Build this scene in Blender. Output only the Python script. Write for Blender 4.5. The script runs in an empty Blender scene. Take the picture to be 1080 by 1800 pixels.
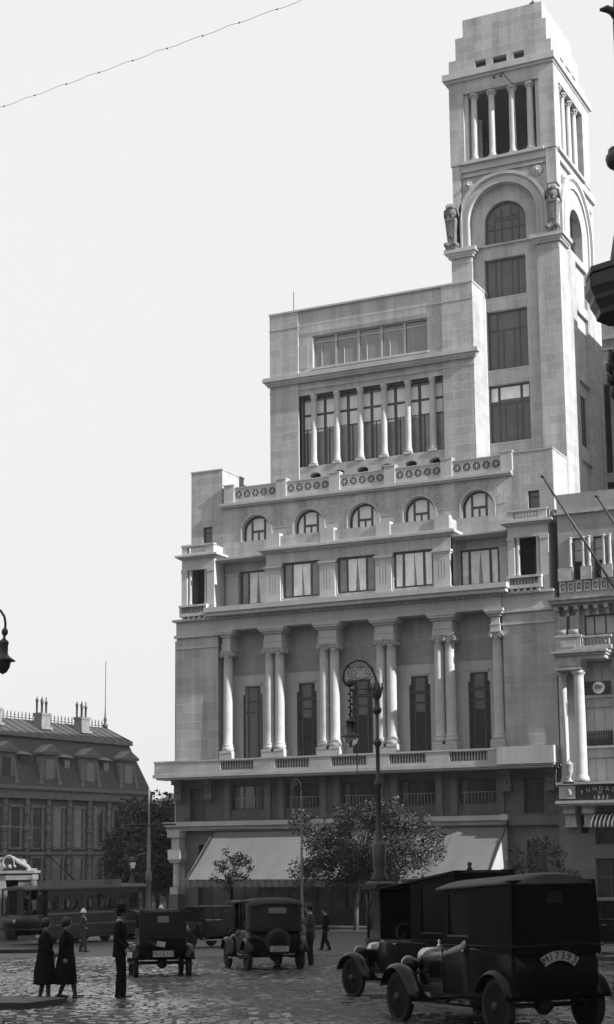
import bpy, bmesh, math, random
from math import sin, cos, pi, radians as rad
from mathutils import Vector, Matrix
from mathutils.geometry import tessellate_polygon
random.seed(7)
SC = bpy.context.scene
COL = SC.collection

# ---------------------------------------------------------------- camera
YAW, PITCH, ROLL, FPX, PY0 = 0.450444, 0.159578, -0.0098905, 2823.8, 1056.42
fw = Vector((-sin(YAW)*cos(PITCH), cos(YAW)*cos(PITCH), sin(PITCH)))
rt = Vector((cos(YAW), sin(YAW), 0.0)); up = rt.cross(fw)
r2 = rt*cos(ROLL) + up*sin(ROLL); u2 = up*cos(ROLL) - rt*sin(ROLL)
cd = bpy.data.cameras.new('camera'); cam = bpy.data.objects.new('camera', cd); COL.objects.link(cam)
cam.matrix_world = Matrix(((r2.x, u2.x, -fw.x, 0), (r2.y, u2.y, -fw.y, 0), (r2.z, u2.z, -fw.z, 0), (0, 0, 0, 1)))
cd.sensor_fit = 'VERTICAL'; cd.sensor_height = 36.0; cd.lens = 36.0*FPX/1800.0
cd.shift_x = 0.0; cd.shift_y = (PY0-900.0)/1800.0
cd.clip_start = 0.3; cd.clip_end = 3000.0
SC.camera = cam

# ---------------------------------------------------------------- light
SUN_EL, SUN_AZ = rad(30), rad(96)           # azimuth clockwise from +Y
w = bpy.data.worlds.new("World"); SC.world = w; w.use_nodes = True
nt = w.node_tree; nt.nodes.clear()
sky = nt.nodes.new('ShaderNodeTexSky'); sky.sky_type = 'NISHITA'; sky.sun_disc = False
sky.sun_elevation = SUN_EL; sky.sun_rotation = SUN_AZ
sky.air_density = 2.0; sky.dust_density = 5.0; sky.ozone_density = 1.0; sky.altitude = 0
bw = nt.nodes.new('ShaderNodeRGBToBW'); bg = nt.nodes.new('ShaderNodeBackground'); wo = nt.nodes.new('ShaderNodeOutputWorld')
cmap = nt.nodes.new('ShaderNodeMapRange'); cmap.inputs['From Min'].default_value = 0; cmap.inputs['From Max'].default_value = 40
cmap.inputs['To Min'].default_value = SKY_LO = 5.0; cmap.inputs['To Max'].default_value = SKY_HI = 8.0   # evens the overcast-bright glare of the whitish sky
nt.links.new(sky.outputs[0], bw.inputs[0]); nt.links.new(bw.outputs[0], cmap.inputs[0])
nt.links.new(cmap.outputs[0], bg.inputs[0]); bg.inputs[1].default_value = 0.1
nt.links.new(bg.outputs[0], wo.inputs[0])
sv = Vector((cos(SUN_EL)*sin(SUN_AZ), cos(SUN_EL)*cos(SUN_AZ), sin(SUN_EL)))
sl = bpy.data.lights.new('sun', 'SUN'); sl.energy = 5.0; sl.angle = rad(0.5); sl.color = (1, 1, 1)
so = bpy.data.objects.new('sun', sl); COL.objects.link(so); so.rotation_euler = sv.to_track_quat('Z', 'Y').to_euler(); so.location = (60, 40, 90)
SC.view_settings.view_transform = 'Standard'; SC.view_settings.look = 'None'; SC.view_settings.exposure = 0.78; SC.view_settings.gamma = 1.0

# ---------------------------------------------------------------- helpers
class MB:
    def __init__(s, M=None): s.v = []; s.f = []; s.sm = []; s.M = M
    def add(s, vs, fs, smooth=False):
        b = len(s.v)
        if s.M is not None: vs = [tuple(s.M @ Vector(p)) for p in vs]
        s.v += [tuple(p) for p in vs]; s.f += [tuple(b+i for i in f) for f in fs]; s.sm += [smooth]*len(fs)
        return s
    def box(s, x0, x1, y0, y1, z0, z1):
        vs = [(x, y, z) for x in (x0, x1) for y in (y0, y1) for z in (z0, z1)]
        return s.add(vs, [(0, 1, 3, 2), (4, 6, 7, 5), (0, 4, 5, 1), (2, 3, 7, 6), (0, 2, 6, 4), (1, 5, 7, 3)])
    def hexa(s, lo, hi, z0, z1):   # lo, hi = (x0,x1,y0,y1) rectangles at z0 and z1
        vs = [(lo[0], lo[2], z0), (lo[1], lo[2], z0), (lo[1], lo[3], z0), (lo[0], lo[3], z0),
              (hi[0], hi[2], z1), (hi[1], hi[2], z1), (hi[1], hi[3], z1), (hi[0], hi[3], z1)]
        return s.add(vs, [(0, 3, 2, 1), (4, 5, 6, 7), (0, 1, 5, 4), (1, 2, 6, 5), (2, 3, 7, 6), (3, 0, 4, 7)])
    def wall(s, outer, holes, y, t, smooth=False):   # polygon in x,z with holes, front at y, thickness t towards +y
        loops = [outer]+list(holes); flat = [p for l in loops for p in l]
        tris = tessellate_polygon([[Vector((p[0], p[1], 0)) for p in l] for l in loops])
        n = len(flat); vs = [(p[0], y, p[1]) for p in flat]+[(p[0], y+t, p[1]) for p in flat]
        fs = [tuple(tr) for tr in tris]+[tuple(i+n for i in reversed(tr)) for tr in tris]
        b = 0
        for l in loops:
            m = len(l)
            for i in range(m): j = (i+1) % m; fs.append((b+i, b+j, b+j+n, b+i+n))
            b += m
        return s.add(vs, fs, smooth)
    def lathe(s, c, prof, seg=12, a0=0.0, a1=2*pi, smooth=True):
        full = abs(a1-a0-2*pi) < 1e-6; k = seg if full else seg+1; vs = []; fs = []
        for r, z in prof:
            for i in range(k):
                a = a0+(a1-a0)*i/seg; vs.append((c[0]+r*cos(a), c[1]+r*sin(a), c[2]+z))
        for j in range(len(prof)-1):
            for i in range(seg):
                i2 = (i+1) % k; fs.append((j*k+i, j*k+i2, (j+1)*k+i2, (j+1)*k+i))
        if full:
            if prof[0][0] > 1e-5: fs.append(tuple(range(k-1, -1, -1)))
            if prof[-1][0] > 1e-5: fs.append(tuple((len(prof)-1)*k+i for i in range(k)))
        return s.add(vs, fs, smooth)
    def tube(s, pts, r, seg=6, smooth=True, closed=False):
        pts = [Vector(p) for p in pts]; n = len(pts); rs = r if isinstance(r, (list, tuple)) else [r]*n
        vs = []; fs = []; prev = None
        for i, p in enumerate(pts):
            if closed: d = pts[(i+1) % n]-pts[i-1]
            else: d = pts[min(i+1, n-1)]-pts[max(i-1, 0)]
            d = d.normalized() if d.length > 1e-9 else Vector((0, 0, 1))
            if prev is None:
                a = Vector((0, 0, 1)) if abs(d.z) < .9 else Vector((1, 0, 0)); u = d.cross(a).normalized()
            else: u = (prev-d*prev.dot(d)).normalized()
            prev = u; w_ = d.cross(u)
            for k in range(seg):
                a = 2*pi*k/seg; vs.append(tuple(p+(u*cos(a)+w_*sin(a))*rs[i]))
        m = n if closed else n-1
        for i in range(m):
            i2 = (i+1) % n
            for k in range(seg): k2 = (k+1) % seg; fs.append((i*seg+k, i*seg+k2, i2*seg+k2, i2*seg+k))
        if not closed: fs += [tuple(range(seg-1, -1, -1)), tuple((n-1)*seg+k for k in range(seg))]
        return s.add(vs, fs, smooth)
    def loft(s, rings, smooth=True, cap=True):
        k = len(rings[0]); vs = [p for r in rings for p in r]; fs = []
        for j in range(len(rings)-1):
            for i in range(k): i2 = (i+1) % k; fs.append((j*k+i, j*k+i2, (j+1)*k+i2, (j+1)*k+i))
        if cap: fs += [tuple(range(k-1, -1, -1)), tuple((len(rings)-1)*k+i for i in range(k))]
        return s.add(vs, fs, smooth)
    def ball(s, c, r, seg=10, rings=7, sc=(1, 1, 1)):
        prof = [(max(r*sin(pi*i/rings), 0), -r*cos(pi*i/rings)) for i in range(rings+1)]
        m = MB(); m.lathe((0, 0, 0), prof, seg)
        return s.add([(c[0]+p[0]*sc[0], c[1]+p[1]*sc[1], c[2]+p[2]*sc[2]) for p in m.v], m.f, True)
    def build(s, name, mat, parent=None, label=None, fixn=True, bev=None):
        me = bpy.data.meshes.new(name); me.from_pydata(s.v, [], s.f); me.materials.append(mat)
        me.polygons.foreach_set('use_smooth', s.sm)
        if fixn:
            bm = bmesh.new(); bm.from_mesh(me); bmesh.ops.recalc_face_normals(bm, faces=bm.faces); bm.to_mesh(me); bm.free()
        me.update(); o = bpy.data.objects.new(name, me); COL.objects.link(o)
        if parent is not None: o.parent = parent
        if label: o['label'] = label
        if bev:
            m = o.modifiers.new('bevel', 'BEVEL'); m.width = bev; m.segments = 2; m.limit_method = 'ANGLE'
        return o

def tag(o, label=None, cat=None, group=None, kind=None):
    if label: o['label'] = label
    if cat: o['category'] = cat
    if group: o['group'] = group
    if kind: o['kind'] = kind
    return o
def thing(name, label, cat, loc=(0, 0, 0), rz=0.0, group=None):
    o = bpy.data.objects.new(name, None); COL.objects.link(o); o.location = loc; o.rotation_euler = (0, 0, rz)
    o.empty_display_size = .3
    return tag(o, label, cat, group)
def kids(o): return [c for c in bpy.data.objects if c.parent == o]
def copy_tree(o, parent=None, **kw):
    c = o.copy(); COL.objects.link(c); c.parent = parent
    for ch in kids(o): copy_tree(ch, c)
    return c
def R(x0, x1, z0, z1): return [(x0, z0), (x1, z0), (x1, z1), (x0, z1)]
def ARC(xc, zs, r, zb, n=16):   # round-headed opening
    return [(xc-r, zb), (xc+r, zb)]+[(xc+r*cos(pi*i/n), zs+r*sin(pi*i/n)) for i in range(n+1)]
SIDE = lambda x: Matrix(((0, -1, 0, x), (1, 0, 0, 0), (0, 0, 1, 0), (0, 0, 0, 1)))   # local (x along +Y, y=0 front, facing +X)

# ---------------------------------------------------------------- materials (all grey: the place is seen in black and white)
def mat(name, v, rough=.7, var=.12, scale=3.0, bump=0.0, metal=0.0, spec=.5):
    m = bpy.data.materials.new(name); m.use_nodes = True; t = m.node_tree; b = t.nodes['Principled BSDF']
    b.inputs['Roughness'].default_value = rough; b.inputs['Metallic'].default_value = metal; b.inputs['Specular IOR Level'].default_value = spec
    tc = t.nodes.new('ShaderNodeTexCoord'); n = t.nodes.new('ShaderNodeTexNoise'); n.inputs['Scale'].default_value = scale; n.inputs['Detail'].default_value = 6
    t.links.new(tc.outputs['Object'], n.inputs['Vector'])
    mr = t.nodes.new('ShaderNodeMapRange'); mr.inputs['From Min'].default_value = .3; mr.inputs['From Max'].default_value = .7
    mr.inputs['To Min'].default_value = v*(1-var); mr.inputs['To Max'].default_value = v*(1+var)
    t.links.new(n.outputs[0], mr.inputs[0]); t.links.new(mr.outputs[0], b.inputs['Base Color'])
    if bump:
        bp = t.nodes.new('ShaderNodeBump'); bp.inputs['Distance'].default_value = bump; bp.inputs['Strength'].default_value = .6
        t.links.new(n.outputs[0], bp.inputs['Height']); t.links.new(bp.outputs[0], b.inputs['Normal'])
    return m
def stone(name, v, bw_=1.3, bh=.62, joint=1.22, jm=.012, streak=.16, blockvar=.10, bump=.01):
    m = bpy.data.materials.new(name); m.use_nodes = True; t = m.node_tree; N = t.nodes.new; L = t.links.new; b = t.nodes['Principled BSDF']
    b.inputs['Roughness'].default_value = .88; b.inputs['Specular IOR Level'].default_value = .25
    tc = N('ShaderNodeTexCoord'); ge = N('ShaderNodeNewGeometry'); sx = N('ShaderNodeSeparateXYZ'); L(tc.outputs['Object'], sx.inputs[0])
    sn = N('ShaderNodeSeparateXYZ'); L(ge.outputs['True Normal'], sn.inputs[0])
    ab = N('ShaderNodeMath'); ab.operation = 'ABSOLUTE'; L(sn.outputs[0], ab.inputs[0])
    gt = N('ShaderNodeMath'); gt.operation = 'GREATER_THAN'; L(ab.outputs[0], gt.inputs[0]); gt.inputs[1].default_value = .6
    mx = N('ShaderNodeMix'); L(gt.outputs[0], mx.inputs[0]); L(sx.outputs[0], mx.inputs[2]); L(sx.outputs[1], mx.inputs[3])
    cb = N('ShaderNodeCombineXYZ'); L(mx.outputs[0], cb.inputs[0]); L(sx.outputs[2], cb.inputs[1])
    br = N('ShaderNodeTexBrick'); L(cb.outputs[0], br.inputs['Vector']); br.inputs['Scale'].default_value = 1.0
    br.inputs['Brick Width'].default_value = bw_; br.inputs['Row Height'].default_value = bh; br.inputs['Mortar Size'].default_value = jm; br.inputs['Mortar Smooth'].default_value = .3
    br.inputs['Color1'].default_value = (v*(1-blockvar),)*3+(1,); br.inputs['Color2'].default_value = (v*(1+blockvar),)*3+(1,); br.inputs['Mortar'].default_value = (min(v*joint, .85),)*3+(1,)
    n1 = N('ShaderNodeTexNoise'); n1.inputs['Scale'].default_value = .35; n1.inputs['Detail'].default_value = 8; n1.inputs['Roughness'].default_value = .65
    mp = N('ShaderNodeMapping'); mp.inputs['Scale'].default_value = (3.2, 3.2, .28); L(tc.outputs['Object'], mp.inputs[0]); L(mp.outputs[0], n1.inputs['Vector'])
    n2 = N('ShaderNodeTexNoise'); n2.inputs['Scale'].default_value = 9; n2.inputs['Detail'].default_value = 6; L(tc.outputs['Object'], n2.inputs['Vector'])
    ad = N('ShaderNodeMath'); ad.operation = 'ADD'; wn = N('ShaderNodeMath'); wn.operation = 'MULTIPLY'; wn.inputs[1].default_value = .35; L(n2.outputs[0], wn.inputs[0]); L(n1.outputs[0], ad.inputs[0]); L(wn.outputs[0], ad.inputs[1])
    mr = N('ShaderNodeMapRange'); mr.inputs['From Min'].default_value = .45; mr.inputs['From Max'].default_value = .9; mr.inputs['To Min'].default_value = 1-streak; mr.inputs['To Max'].default_value = 1+streak; L(ad.outputs[0], mr.inputs[0])
    mu = N('ShaderNodeVectorMath'); mu.operation = 'SCALE'; L(br.outputs[0], mu.inputs[0]); L(mr.outputs[0], mu.inputs['Scale']); L(mu.outputs[0], b.inputs['Base Color'])
    bp = N('ShaderNodeBump'); bp.inputs['Distance'].default_value = bump; bp.inputs['Strength'].default_value = .7
    hh = N('ShaderNodeMath'); hh.operation = 'MULTIPLY_ADD'; L(n2.outputs[0], hh.inputs[0]); hh.inputs[1].default_value = 1.0; L(br.outputs['Fac'], hh.inputs[2]); L(hh.outputs[0], bp.inputs['Height']); L(bp.outputs[0], b.inputs['Normal'])
    return m
M = {}
M['ashlar'] = stone('pale_ashlar', .34, jm=.02, streak=.30)
M['ashlar_big'] = stone('smooth_ashlar', .35, 2.2, .95, .86, .014, .32)
M['brickish'] = stone('rough_coursed_stone', .28, .9, .42, .93, .010, .22)
M['trim'] = stone('dressed_stone', .39, 1.6, 5.0, .92, .008, .14, .05)
M['column'] = mat('column_stone', .40, .75, .1, 2.0, .004)
M['plain'] = mat('rendered_wall', .33, .9, .08, 1.2, .004)
M['nb'] = stone('old_limestone', .28, 1.4, .5, .85, .012, .2)
M['nbtrim'] = mat('weathered_limestone', .32, .85, .22, 2.5, .01)
M['frame'] = mat('dark_window_frame', .045, .6, .2)
M['glass'] = mat('window_glass', .03, .06, .3, .8, 0, 0, .8)
M['glass2'] = mat('tower_glass', .075, .2, .2, .6, 0, 0, .45)
M['curtain'] = mat('pale_curtain', .75, .9, .15, 1.5)
M['blind'] = mat('grey_blind', .40, .9, .12, 1.0)
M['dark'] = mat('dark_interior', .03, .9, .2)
M['iron'] = mat('black_iron', .03, .5, .2, 5, .002)
M['darkstone'] = mat('sooty_bronze', .022, .45, .3, 6, .004)
M['granite'] = stone('sooty_street_level_stone', .10, .9, .42, .93, .010, .22)  # dimness of the lower storeys is put into the stone colour
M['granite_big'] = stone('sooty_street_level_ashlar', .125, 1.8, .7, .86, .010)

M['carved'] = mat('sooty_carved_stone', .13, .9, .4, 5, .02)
M['white_blind'] = mat('white_blind', .7, .9, .08, 1.0)
M['glass3'] = mat('pale_sky_lit_glass', .19, .2, .25, .8, 0, 0, .5)  # sky reflection is painted into the pane's own paler colour
M['shade'] = mat('drawn_grey_shade', .13, .8, .15, 1.5)
M['frosted'] = mat('frosted_glass_panel', .20, .5, .12, .7)
M['side_cloth'] = mat('thin_side_canvas', .32, .9, .08, 1)  # sunlight on the side cloth is put into this paler colour
# ---------------------------------------------------------------- arts building
AB = thing('arts_building', 'tall pale stone building with a columned front, a square tower and a long awning', 'building', (-42.4, 95, -4.3))
OFF = Matrix.Translation((42.4, -95, 4.3))
def part(mb, name, m, parent=None, label=None, **k):
    """world-coordinate mesh of the building -> child of its empty"""
    mb.v = [tuple(OFF @ Vector(p)) for p in mb.v]
    return mb.build(name, M[m] if isinstance(m, str) else m, AB if parent is None else parent, label, **k)
BAY = [-50.46, -46.42, -42.38, -38.34, -34.3]
GRP = [-48.44, -44.40, -40.36, -36.32]

# --- window: frame part with panes, curtains as sub-parts
def bars(mb, x0, x1, z0, z1, y, d, t, vs=(), hs=(), segs=None):
    e = d-.002
    mb.box(x0, x0+t, y, y+d, z0, z1); mb.box(x1-t, x1, y, y+d, z0, z1)
    mb.box(x0+t, x1-t, y, y+d, z0, z0+t); mb.box(x0+t, x1-t, y, y+d, z1-t, z1)
    for v in vs: mb.box(v[0]-v[3]/2 if len(v) > 3 else v[0]-t/2, v[0]+v[3]/2 if len(v) > 3 else v[0]+t/2, y+.006, y+e, v[1], v[2])
    for h in hs: mb.box(h[0], h[1], y+.012, y+e-.002, h[2]-t/2, h[2]+t/2)
def window(x0, x1, z0, z1, y, t=.09, vs=(), hs=(), curtains=(), glass='glass', Mx=None, cur='curtain', parent=None):
    f = MB(Mx); bars(f, x0, x1, z0, z1, y, .1, t, vs, hs)
    fo = part(f, 'window', 'frame', parent)
    g = MB(Mx); g.box(x0+.01, x1-.01, y+.04, y+.055, z0+.01, z1-.01); part(g, 'pane', glass, fo)
    for c in curtains:   # folds: a rippled hanging sheet in front of which the pane lies
        cu = MB(Mx); x0c, x1c, z0c, z1c, x0b, x1b = c; n = 22; top = []; bot = []
        for i in range(n+1):
            s_ = i/n; yy = y+.030+.012*sin(i*2.1)-.012
            top.append((x0c+(x1c-x0c)*s_, yy, z1c)); bot.append((x0b+(x1b-x0b)*s_, yy, z0c))
        vs_ = top+bot+[(p[0], p[1]+.004, p[2]) for p in top+bot]
        k = n+1; fs = []
        for i in range(n): fs += [(i, i+1, k+i+1, k+i), (2*k+i, 3*k+i, 3*k+i+1, 2*k+i+1)]
        cu.add(vs_, fs, True); part(cu, 'curtain', cur, fo, fixn=False)
    return fo

# --- ionic column
def column(cx, cy, z0, z1, r, seg=18, base=True, kind='ionic', name='column', m='column', Mx=None, par=None):
    b = MB(Mx); h = z1-z0; bh = .46*r/.34; ch = .46*r/.34
    prof = [(r*1.28, 0), (r*1.28, bh*.25), (r*1.32, bh*.34), (r*1.3, bh*.5), (r*1.12, bh*.6), (r*1.12, bh*.7), (r*1.2, bh*.82), (r*1.05, bh), (r*1.0, bh*1.05)]
    n = 8
    for i in range(1, n+1):
        s_ = i/n; prof.append((r*(1-.13*s_*s_), bh+(h-bh-ch)*s_))
    prof += [(r*.97, h-ch+.02), (r*.9, h-ch+.05), (r*1.0, h-ch+.12)]
    if kind == 'plain': prof += [(r*1.2, h-ch*.35), (r*1.2, h)]
    elif kind == 'corinth': prof += [(r*1.05, h-ch*.7), (r*1.35, h-ch*.25), (r*1.35, h)]
    else: prof += [(r*1.0, h)]
    b.lathe((cx, cy, z0), prof, seg)
    if base: b.box(cx-r*1.36, cx+r*1.36, cy-r*1.36, cy+r*1.36, z0-.14, z0+.002)
    o = part(b, name, m, par)
    if kind == 'ionic':
        c = MB(Mx); zc = z1-.27
        for sx in (-1, 1):   # volutes: scroll rolls running front to back
            for sy in (-1, 1):
                c.tube([(cx+sx*r*1.02, cy+sy*r*.15, zc), (cx+sx*r*1.06, cy+sy*r*1.08, zc)], [r*.40, r*.50], 10)
                sp = [(cx+sx*r*1.06+r*(.48-.05*k)*cos(k*.8)*sx, cy+sy*r*1.12, zc+r*(.48-.05*k)*sin(k*.8)) for k in range(9)]
                c.tube(sp, .035, 4)
        for k in range(7): c.ball((cx-r*.6+r*.2*k, cy-r*.98, zc+.02), .055, 6, 4)
        c.box(cx-r*1.15, cx+r*1.15, cy-r*1.1, cy+r*1.1, z1-.17, z1-.06); c.box(cx-r*1.22, cx+r*1.22, cy-r*1.2, cy+r*1.2, z1-.06, z1)
        part(c, 'capital', 'nbtrim', o)
    elif kind == 'corinth':
        c = MB(Mx)
        for k in range(8):
            a = k*pi/4
            for q, (rr, zz) in enumerate(((1.1, -.42), (1.35, -.2))):
                a2 = a+q*pi/8; c.ball((cx+r*rr*cos(a2), cy+r*rr*sin(a2), z1+zz*r/.34), r*.26, 6, 4, (1, 1, 1.5))
        part(c, 'capital', 'trim', o)
    return o

def dentils(x0, x1, y0, y1, z0, z1, p, name='dentil_course', Mx=None, m='trim', par=None):
    b = MB(Mx); n = max(1, int(round((x1-x0)/p)))
    for i in range(n):
        x = x0+(i+.5)*(x1-x0)/n; b.box(x-p*.3, x+p*.3, y0, y1, z0, z1)
    return part(b, name, m, par)
def cornice(x0, x1, y, z0, z1, p, yb, name='cornice', Mx=None, ends=1, m='trim', par=None, el=1, er=1):
    """moulded cornice: stepped profile projecting p in front of yb at the top"""
    b = MB(Mx); h = z1-z0; st = [(0, .22, .35), (.22, .5, .62), (.5, .86, 1.0), (.86, 1.0, .94)]
    for a, c, q in st:
        b.box(x0-p*q*el, x1+p*q*er, y-p*q, yb, z0+h*a+(.001 if a else 0), z0+h*c)
    return part(b, name, m, par)

def balustrade(x0, x1, y0, y1, z0, z1, n, name='balustrade', m='trim', par=None, Mx=None):
    """row of balusters standing in an opening"""
    b = MB(Mx); r = (x1-x0)/n*.21; h = z1-z0; cy = (y0+y1)/2
    for i in range(n):
        x = x0+(i+.5)*(x1-x0)/n
        b.lathe((x, cy, z0), [(r*1.2, 0), (r*1.2, h*.1), (r*.7, h*.18), (r*1.25, h*.4), (r*.6, h*.75), (r*1.1, h*.86), (r*1.2, h)], 7)
    return part(b, name, m, par)

# --- ground storey
b = MB()
b.wall(R(-55.4, -28.95, -4.9, 2.0), [R(-54.35, -53.2, -4.3, 1.05), R(-52.0, -33.0, -4.2, -.4), R(-31.27, -30.0, -4.2, 1.07)], 95.2, .5)
b.box(-52.0, -33.0, 97.5, 97.6, -4.8, 0); b.box(-52, -33, 95.7, 97.5, -.4, -.3)
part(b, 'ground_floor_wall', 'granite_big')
b = MB(); b.box(-52.0, -33.0, 95.45, 95.6, -4.8, -3.6); part(b, 'shopfront_stall', 'frame')
for i in range(9):
    x0 = -52.0+i*19/9; window(x0, x0+19/9, -3.6, -.4, 95.45, .1, vs=[(x0+19/18, -3.6, -.4)], hs=[(x0+.1, x0+2, -1.2)])
def door(x0, x1, z0, z1, y, m='dark'):
    b = MB(); b.box(x0, x1, y, y+.1, z0, z1); o = part(b, 'door', M['frame'])
    c = MB(); t = .14
    for sx in (0, 1):
        for (a, d) in ((.06, .42), (.48, .94)):
            xa = x0+(x1-x0)*(sx*.5)+.08; xb = x0+(x1-x0)*(sx*.5+.5)-.08; c.box(xa, xb, y-.02, y, z0+(z1-z0)*a, z0+(z1-z0)*d)
    part(c, 'door_panel', 'iron', o)
    c = MB(); c.ball(((x0+x1)/2+.08, y-.05, z0+1.05), .04); part(c, 'handle', 'iron', o)
    return o
door(-54.35, -53.2, -4.3, 1.05, 95.5); door(-31.27, -30.0, -4.2, 1.07, 95.5)
# corner pillar in front, left end
b = MB(); b.box(-56.1, -55.4, 94.3, 95.2, -4.9, -2.2); part(b, 'pedestal', 'granite_big')
b = MB(); b.box(-56.05, -55.45, 94.35, 95.15, -2.2, -1.75); part(b, 'column_base', 'column')
b = MB(); b.lathe((-55.75, 94.75, -1.75), [(.27, 0), (.25, .2), (.24, 1.5), (.26, 1.6)], 14); part(b, 'column', 'column')
b = MB(); b.hexa((-56.05, -55.4, 94.4, 95.15), (-56.2, -55.25, 94.3, 95.2), -.15, .1); b.box(-56.2, -55.25, 94.3, 95.2, .1, .75); b.box(-56.0, -55.4, 94.45, 95.2, .75, 1.55); b.box(-56.25, -55.3, 94.3, 95.2, 1.55, 2.0); part(b, 'capital', 'trim')
b = MB(); b.box(-56.2, -56.0, 95.2, 103, -4.9, 15); b.box(-56.0, -55.4, 95.2, 96, -4.9, 2.3); part(b, 'side_wall', 'ashlar')

# --- belt course and mezzanine
b = MB(); b.box(-56.75, -32.25, 94.55, 95.3, 2.28, 2.58); b.box(-56.6, -32.4, 94.75, 95.3, 2.0, 2.28); part(b, 'belt_course', 'trim')
b = MB(); b.box(-32.25, -28.9, 94.85, 95.3, 1.95, 2.5); part(b, 'belt_course', 'granite_big')
hol = [R(-54.9, -53.66, 2.65, 4.82)]+[R(x-1.22, x+1.22, 3.32, 4.92) for x in BAY]+[R(-31.3, -30.02, 2.65, 4.86)]
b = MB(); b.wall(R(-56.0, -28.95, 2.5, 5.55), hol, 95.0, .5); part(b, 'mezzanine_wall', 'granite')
for x in BAY:
    window(x-1.22, x+1.22, 3.32, 4.92, 95.28, .08, vs=[(x-.4, 3.32, 4.92), (x+.4, 3.32, 4.92)], curtains=[(x-1.1, x-.75, 3.4, 4.85, x-1.1, x-.8)], cur='shade')
    g = MB()
    for k in range(9): g.tube([(x-.9+k*.225, 95.1, 3.34), (x-.9+k*.225, 95.1, 4.05)], .014, 4)
    g.tube([(x-1.15, 95.1, 4.05), (x+1.15, 95.1, 4.05)], .018, 4); part(g, 'window_rail', 'column')
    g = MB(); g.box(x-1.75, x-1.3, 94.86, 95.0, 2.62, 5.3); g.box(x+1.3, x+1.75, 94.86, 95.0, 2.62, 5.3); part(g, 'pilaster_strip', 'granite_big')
door(-54.9, -53.66, 2.65, 4.82, 95.3); window(-31.3, -30.02, 2.65, 4.86, 95.3, .1, vs=[(-30.66, 2.65, 4.86)])
for x in (-55.6, -53.25, -32.25, -29.45):
    b = MB(); b.box(x-.3, x+.3, 94.2, 95.0, 5.05, 5.5); b.box(x-.26, x+.26, 94.5, 95.0, 4.1, 5.05); b.box(x-.3, x+.3, 94.45, 95.0, 4.02, 4.12)
    b.ball((x, 94.47, 4.6), .14, 8, 6); part(b, 'console', 'granite_big')
# --- balcony
b = MB(); b.box(-56.9, -28.85, 93.45, 95.6, 5.5, 5.72); b.box(-56.7, -29.0, 93.6, 95.0, 5.38, 5.5); part(b, 'balcony_slab', 'trim')
hl = [R(x-1.24, x+1.24, 5.9, 6.46) for x in BAY]
b = MB(); b.wall(R(-56.8, -32.4, 5.72, 6.52), hl, 93.5, .34); b.box(-56.85, -32.4, 93.46, 93.88, 6.52, 6.62); b.box(-56.8, -56.46, 93.84, 98, 5.72, 6.6)
part(b, 'balcony_parapet', 'trim')
b = MB(); b.box(-32.4, -28.8, 93.3, 93.9, 5.6, 6.66); b.box(-29.1, -28.8, 93.9, 95, 5.6, 6.66); part(b, 'balcony_parapet', 'trim')
for x in BAY:
    balustrade(x-1.24, x+1.24, 93.5, 93.76, 5.9, 6.46, 13)
    b = MB(); b.box(x-1.24, x+1.24, 93.78, 93.83, 5.9, 6.46); part(b, 'balustrade_backing', 'carved')  # added dark plate paints the shade between the balusters

# --- main storey: piers, recessed window wall
b = MB(); b.box(-55.97, -52.7, 95.0, 97, 5.72, 15.3); part(b, 'pier', 'ashlar')
b = MB(); b.box(-32.35, -28.95, 95.0, 99, 5.72, 15.3); part(b, 'pier', 'ashlar')
for x0, x1 in ((-55.97, -52.7), (-32.35, -28.95)):
    b = MB(); b.box(x0-.05, x1+.02, 94.93, 95.02, 14.35, 14.5); b.box(x0-.12, x1+.03, 94.85, 95.02, 15.12, 15.32); part(b, 'string_course', 'trim')
    b = MB(); b.box(x0-.02, x1+.02, 94.98, 97, 15.32, 16.25); b.box(x0-.2, x1+.05, 94.7, 97, 16.25, 16.4); part(b, 'pier_block', 'trim')
hl = [ [(x-.74, 6.75), (x+.74, 6.75), (x+.74, 11.05), (x+.6, 11.05), (x+.6, 11.6), (x-.6, 11.6), (x-.6, 11.05), (x-.74, 11.05)] for x in BAY]
b = MB(); b.wall(R(-52.7, -32.35, 5.7, 12.35), hl, 95.8, .5); part(b, 'window_wall', 'trim')
b = MB(); b.wall(R(-52.7, -32.35, 12.35, 15.5), [], 96.05, .4); part(b, 'upper_wall', 'brickish')
for x in BAY:
    b = MB(); b.box(x-.72, x+.72, 95.72, 95.8, 11.72, 11.82); b.box(x-.62, x+.62, 95.76, 95.8, 11.62, 11.72); part(b, 'lintel', 'trim')
    window(x-.74, x+.74, 6.75, 11.6, 95.86, .09, vs=[(x-.36, 6.75, 11.6, .11), (x+.36, 6.75, 11.6, .11)], hs=[(x-.7, x+.7, 10.55), (x-.7, x+.7, 9.85)], curtains=[(x-.3, x+.3, 9.3, 9.8, x-.3, x+.3), (x-.3, x+.3, 10.65, 11.5, x-.3, x+.3), (x-.3, x+.3, 9.95, 10.45, x-.3, x+.3)], cur='shade')
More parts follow.
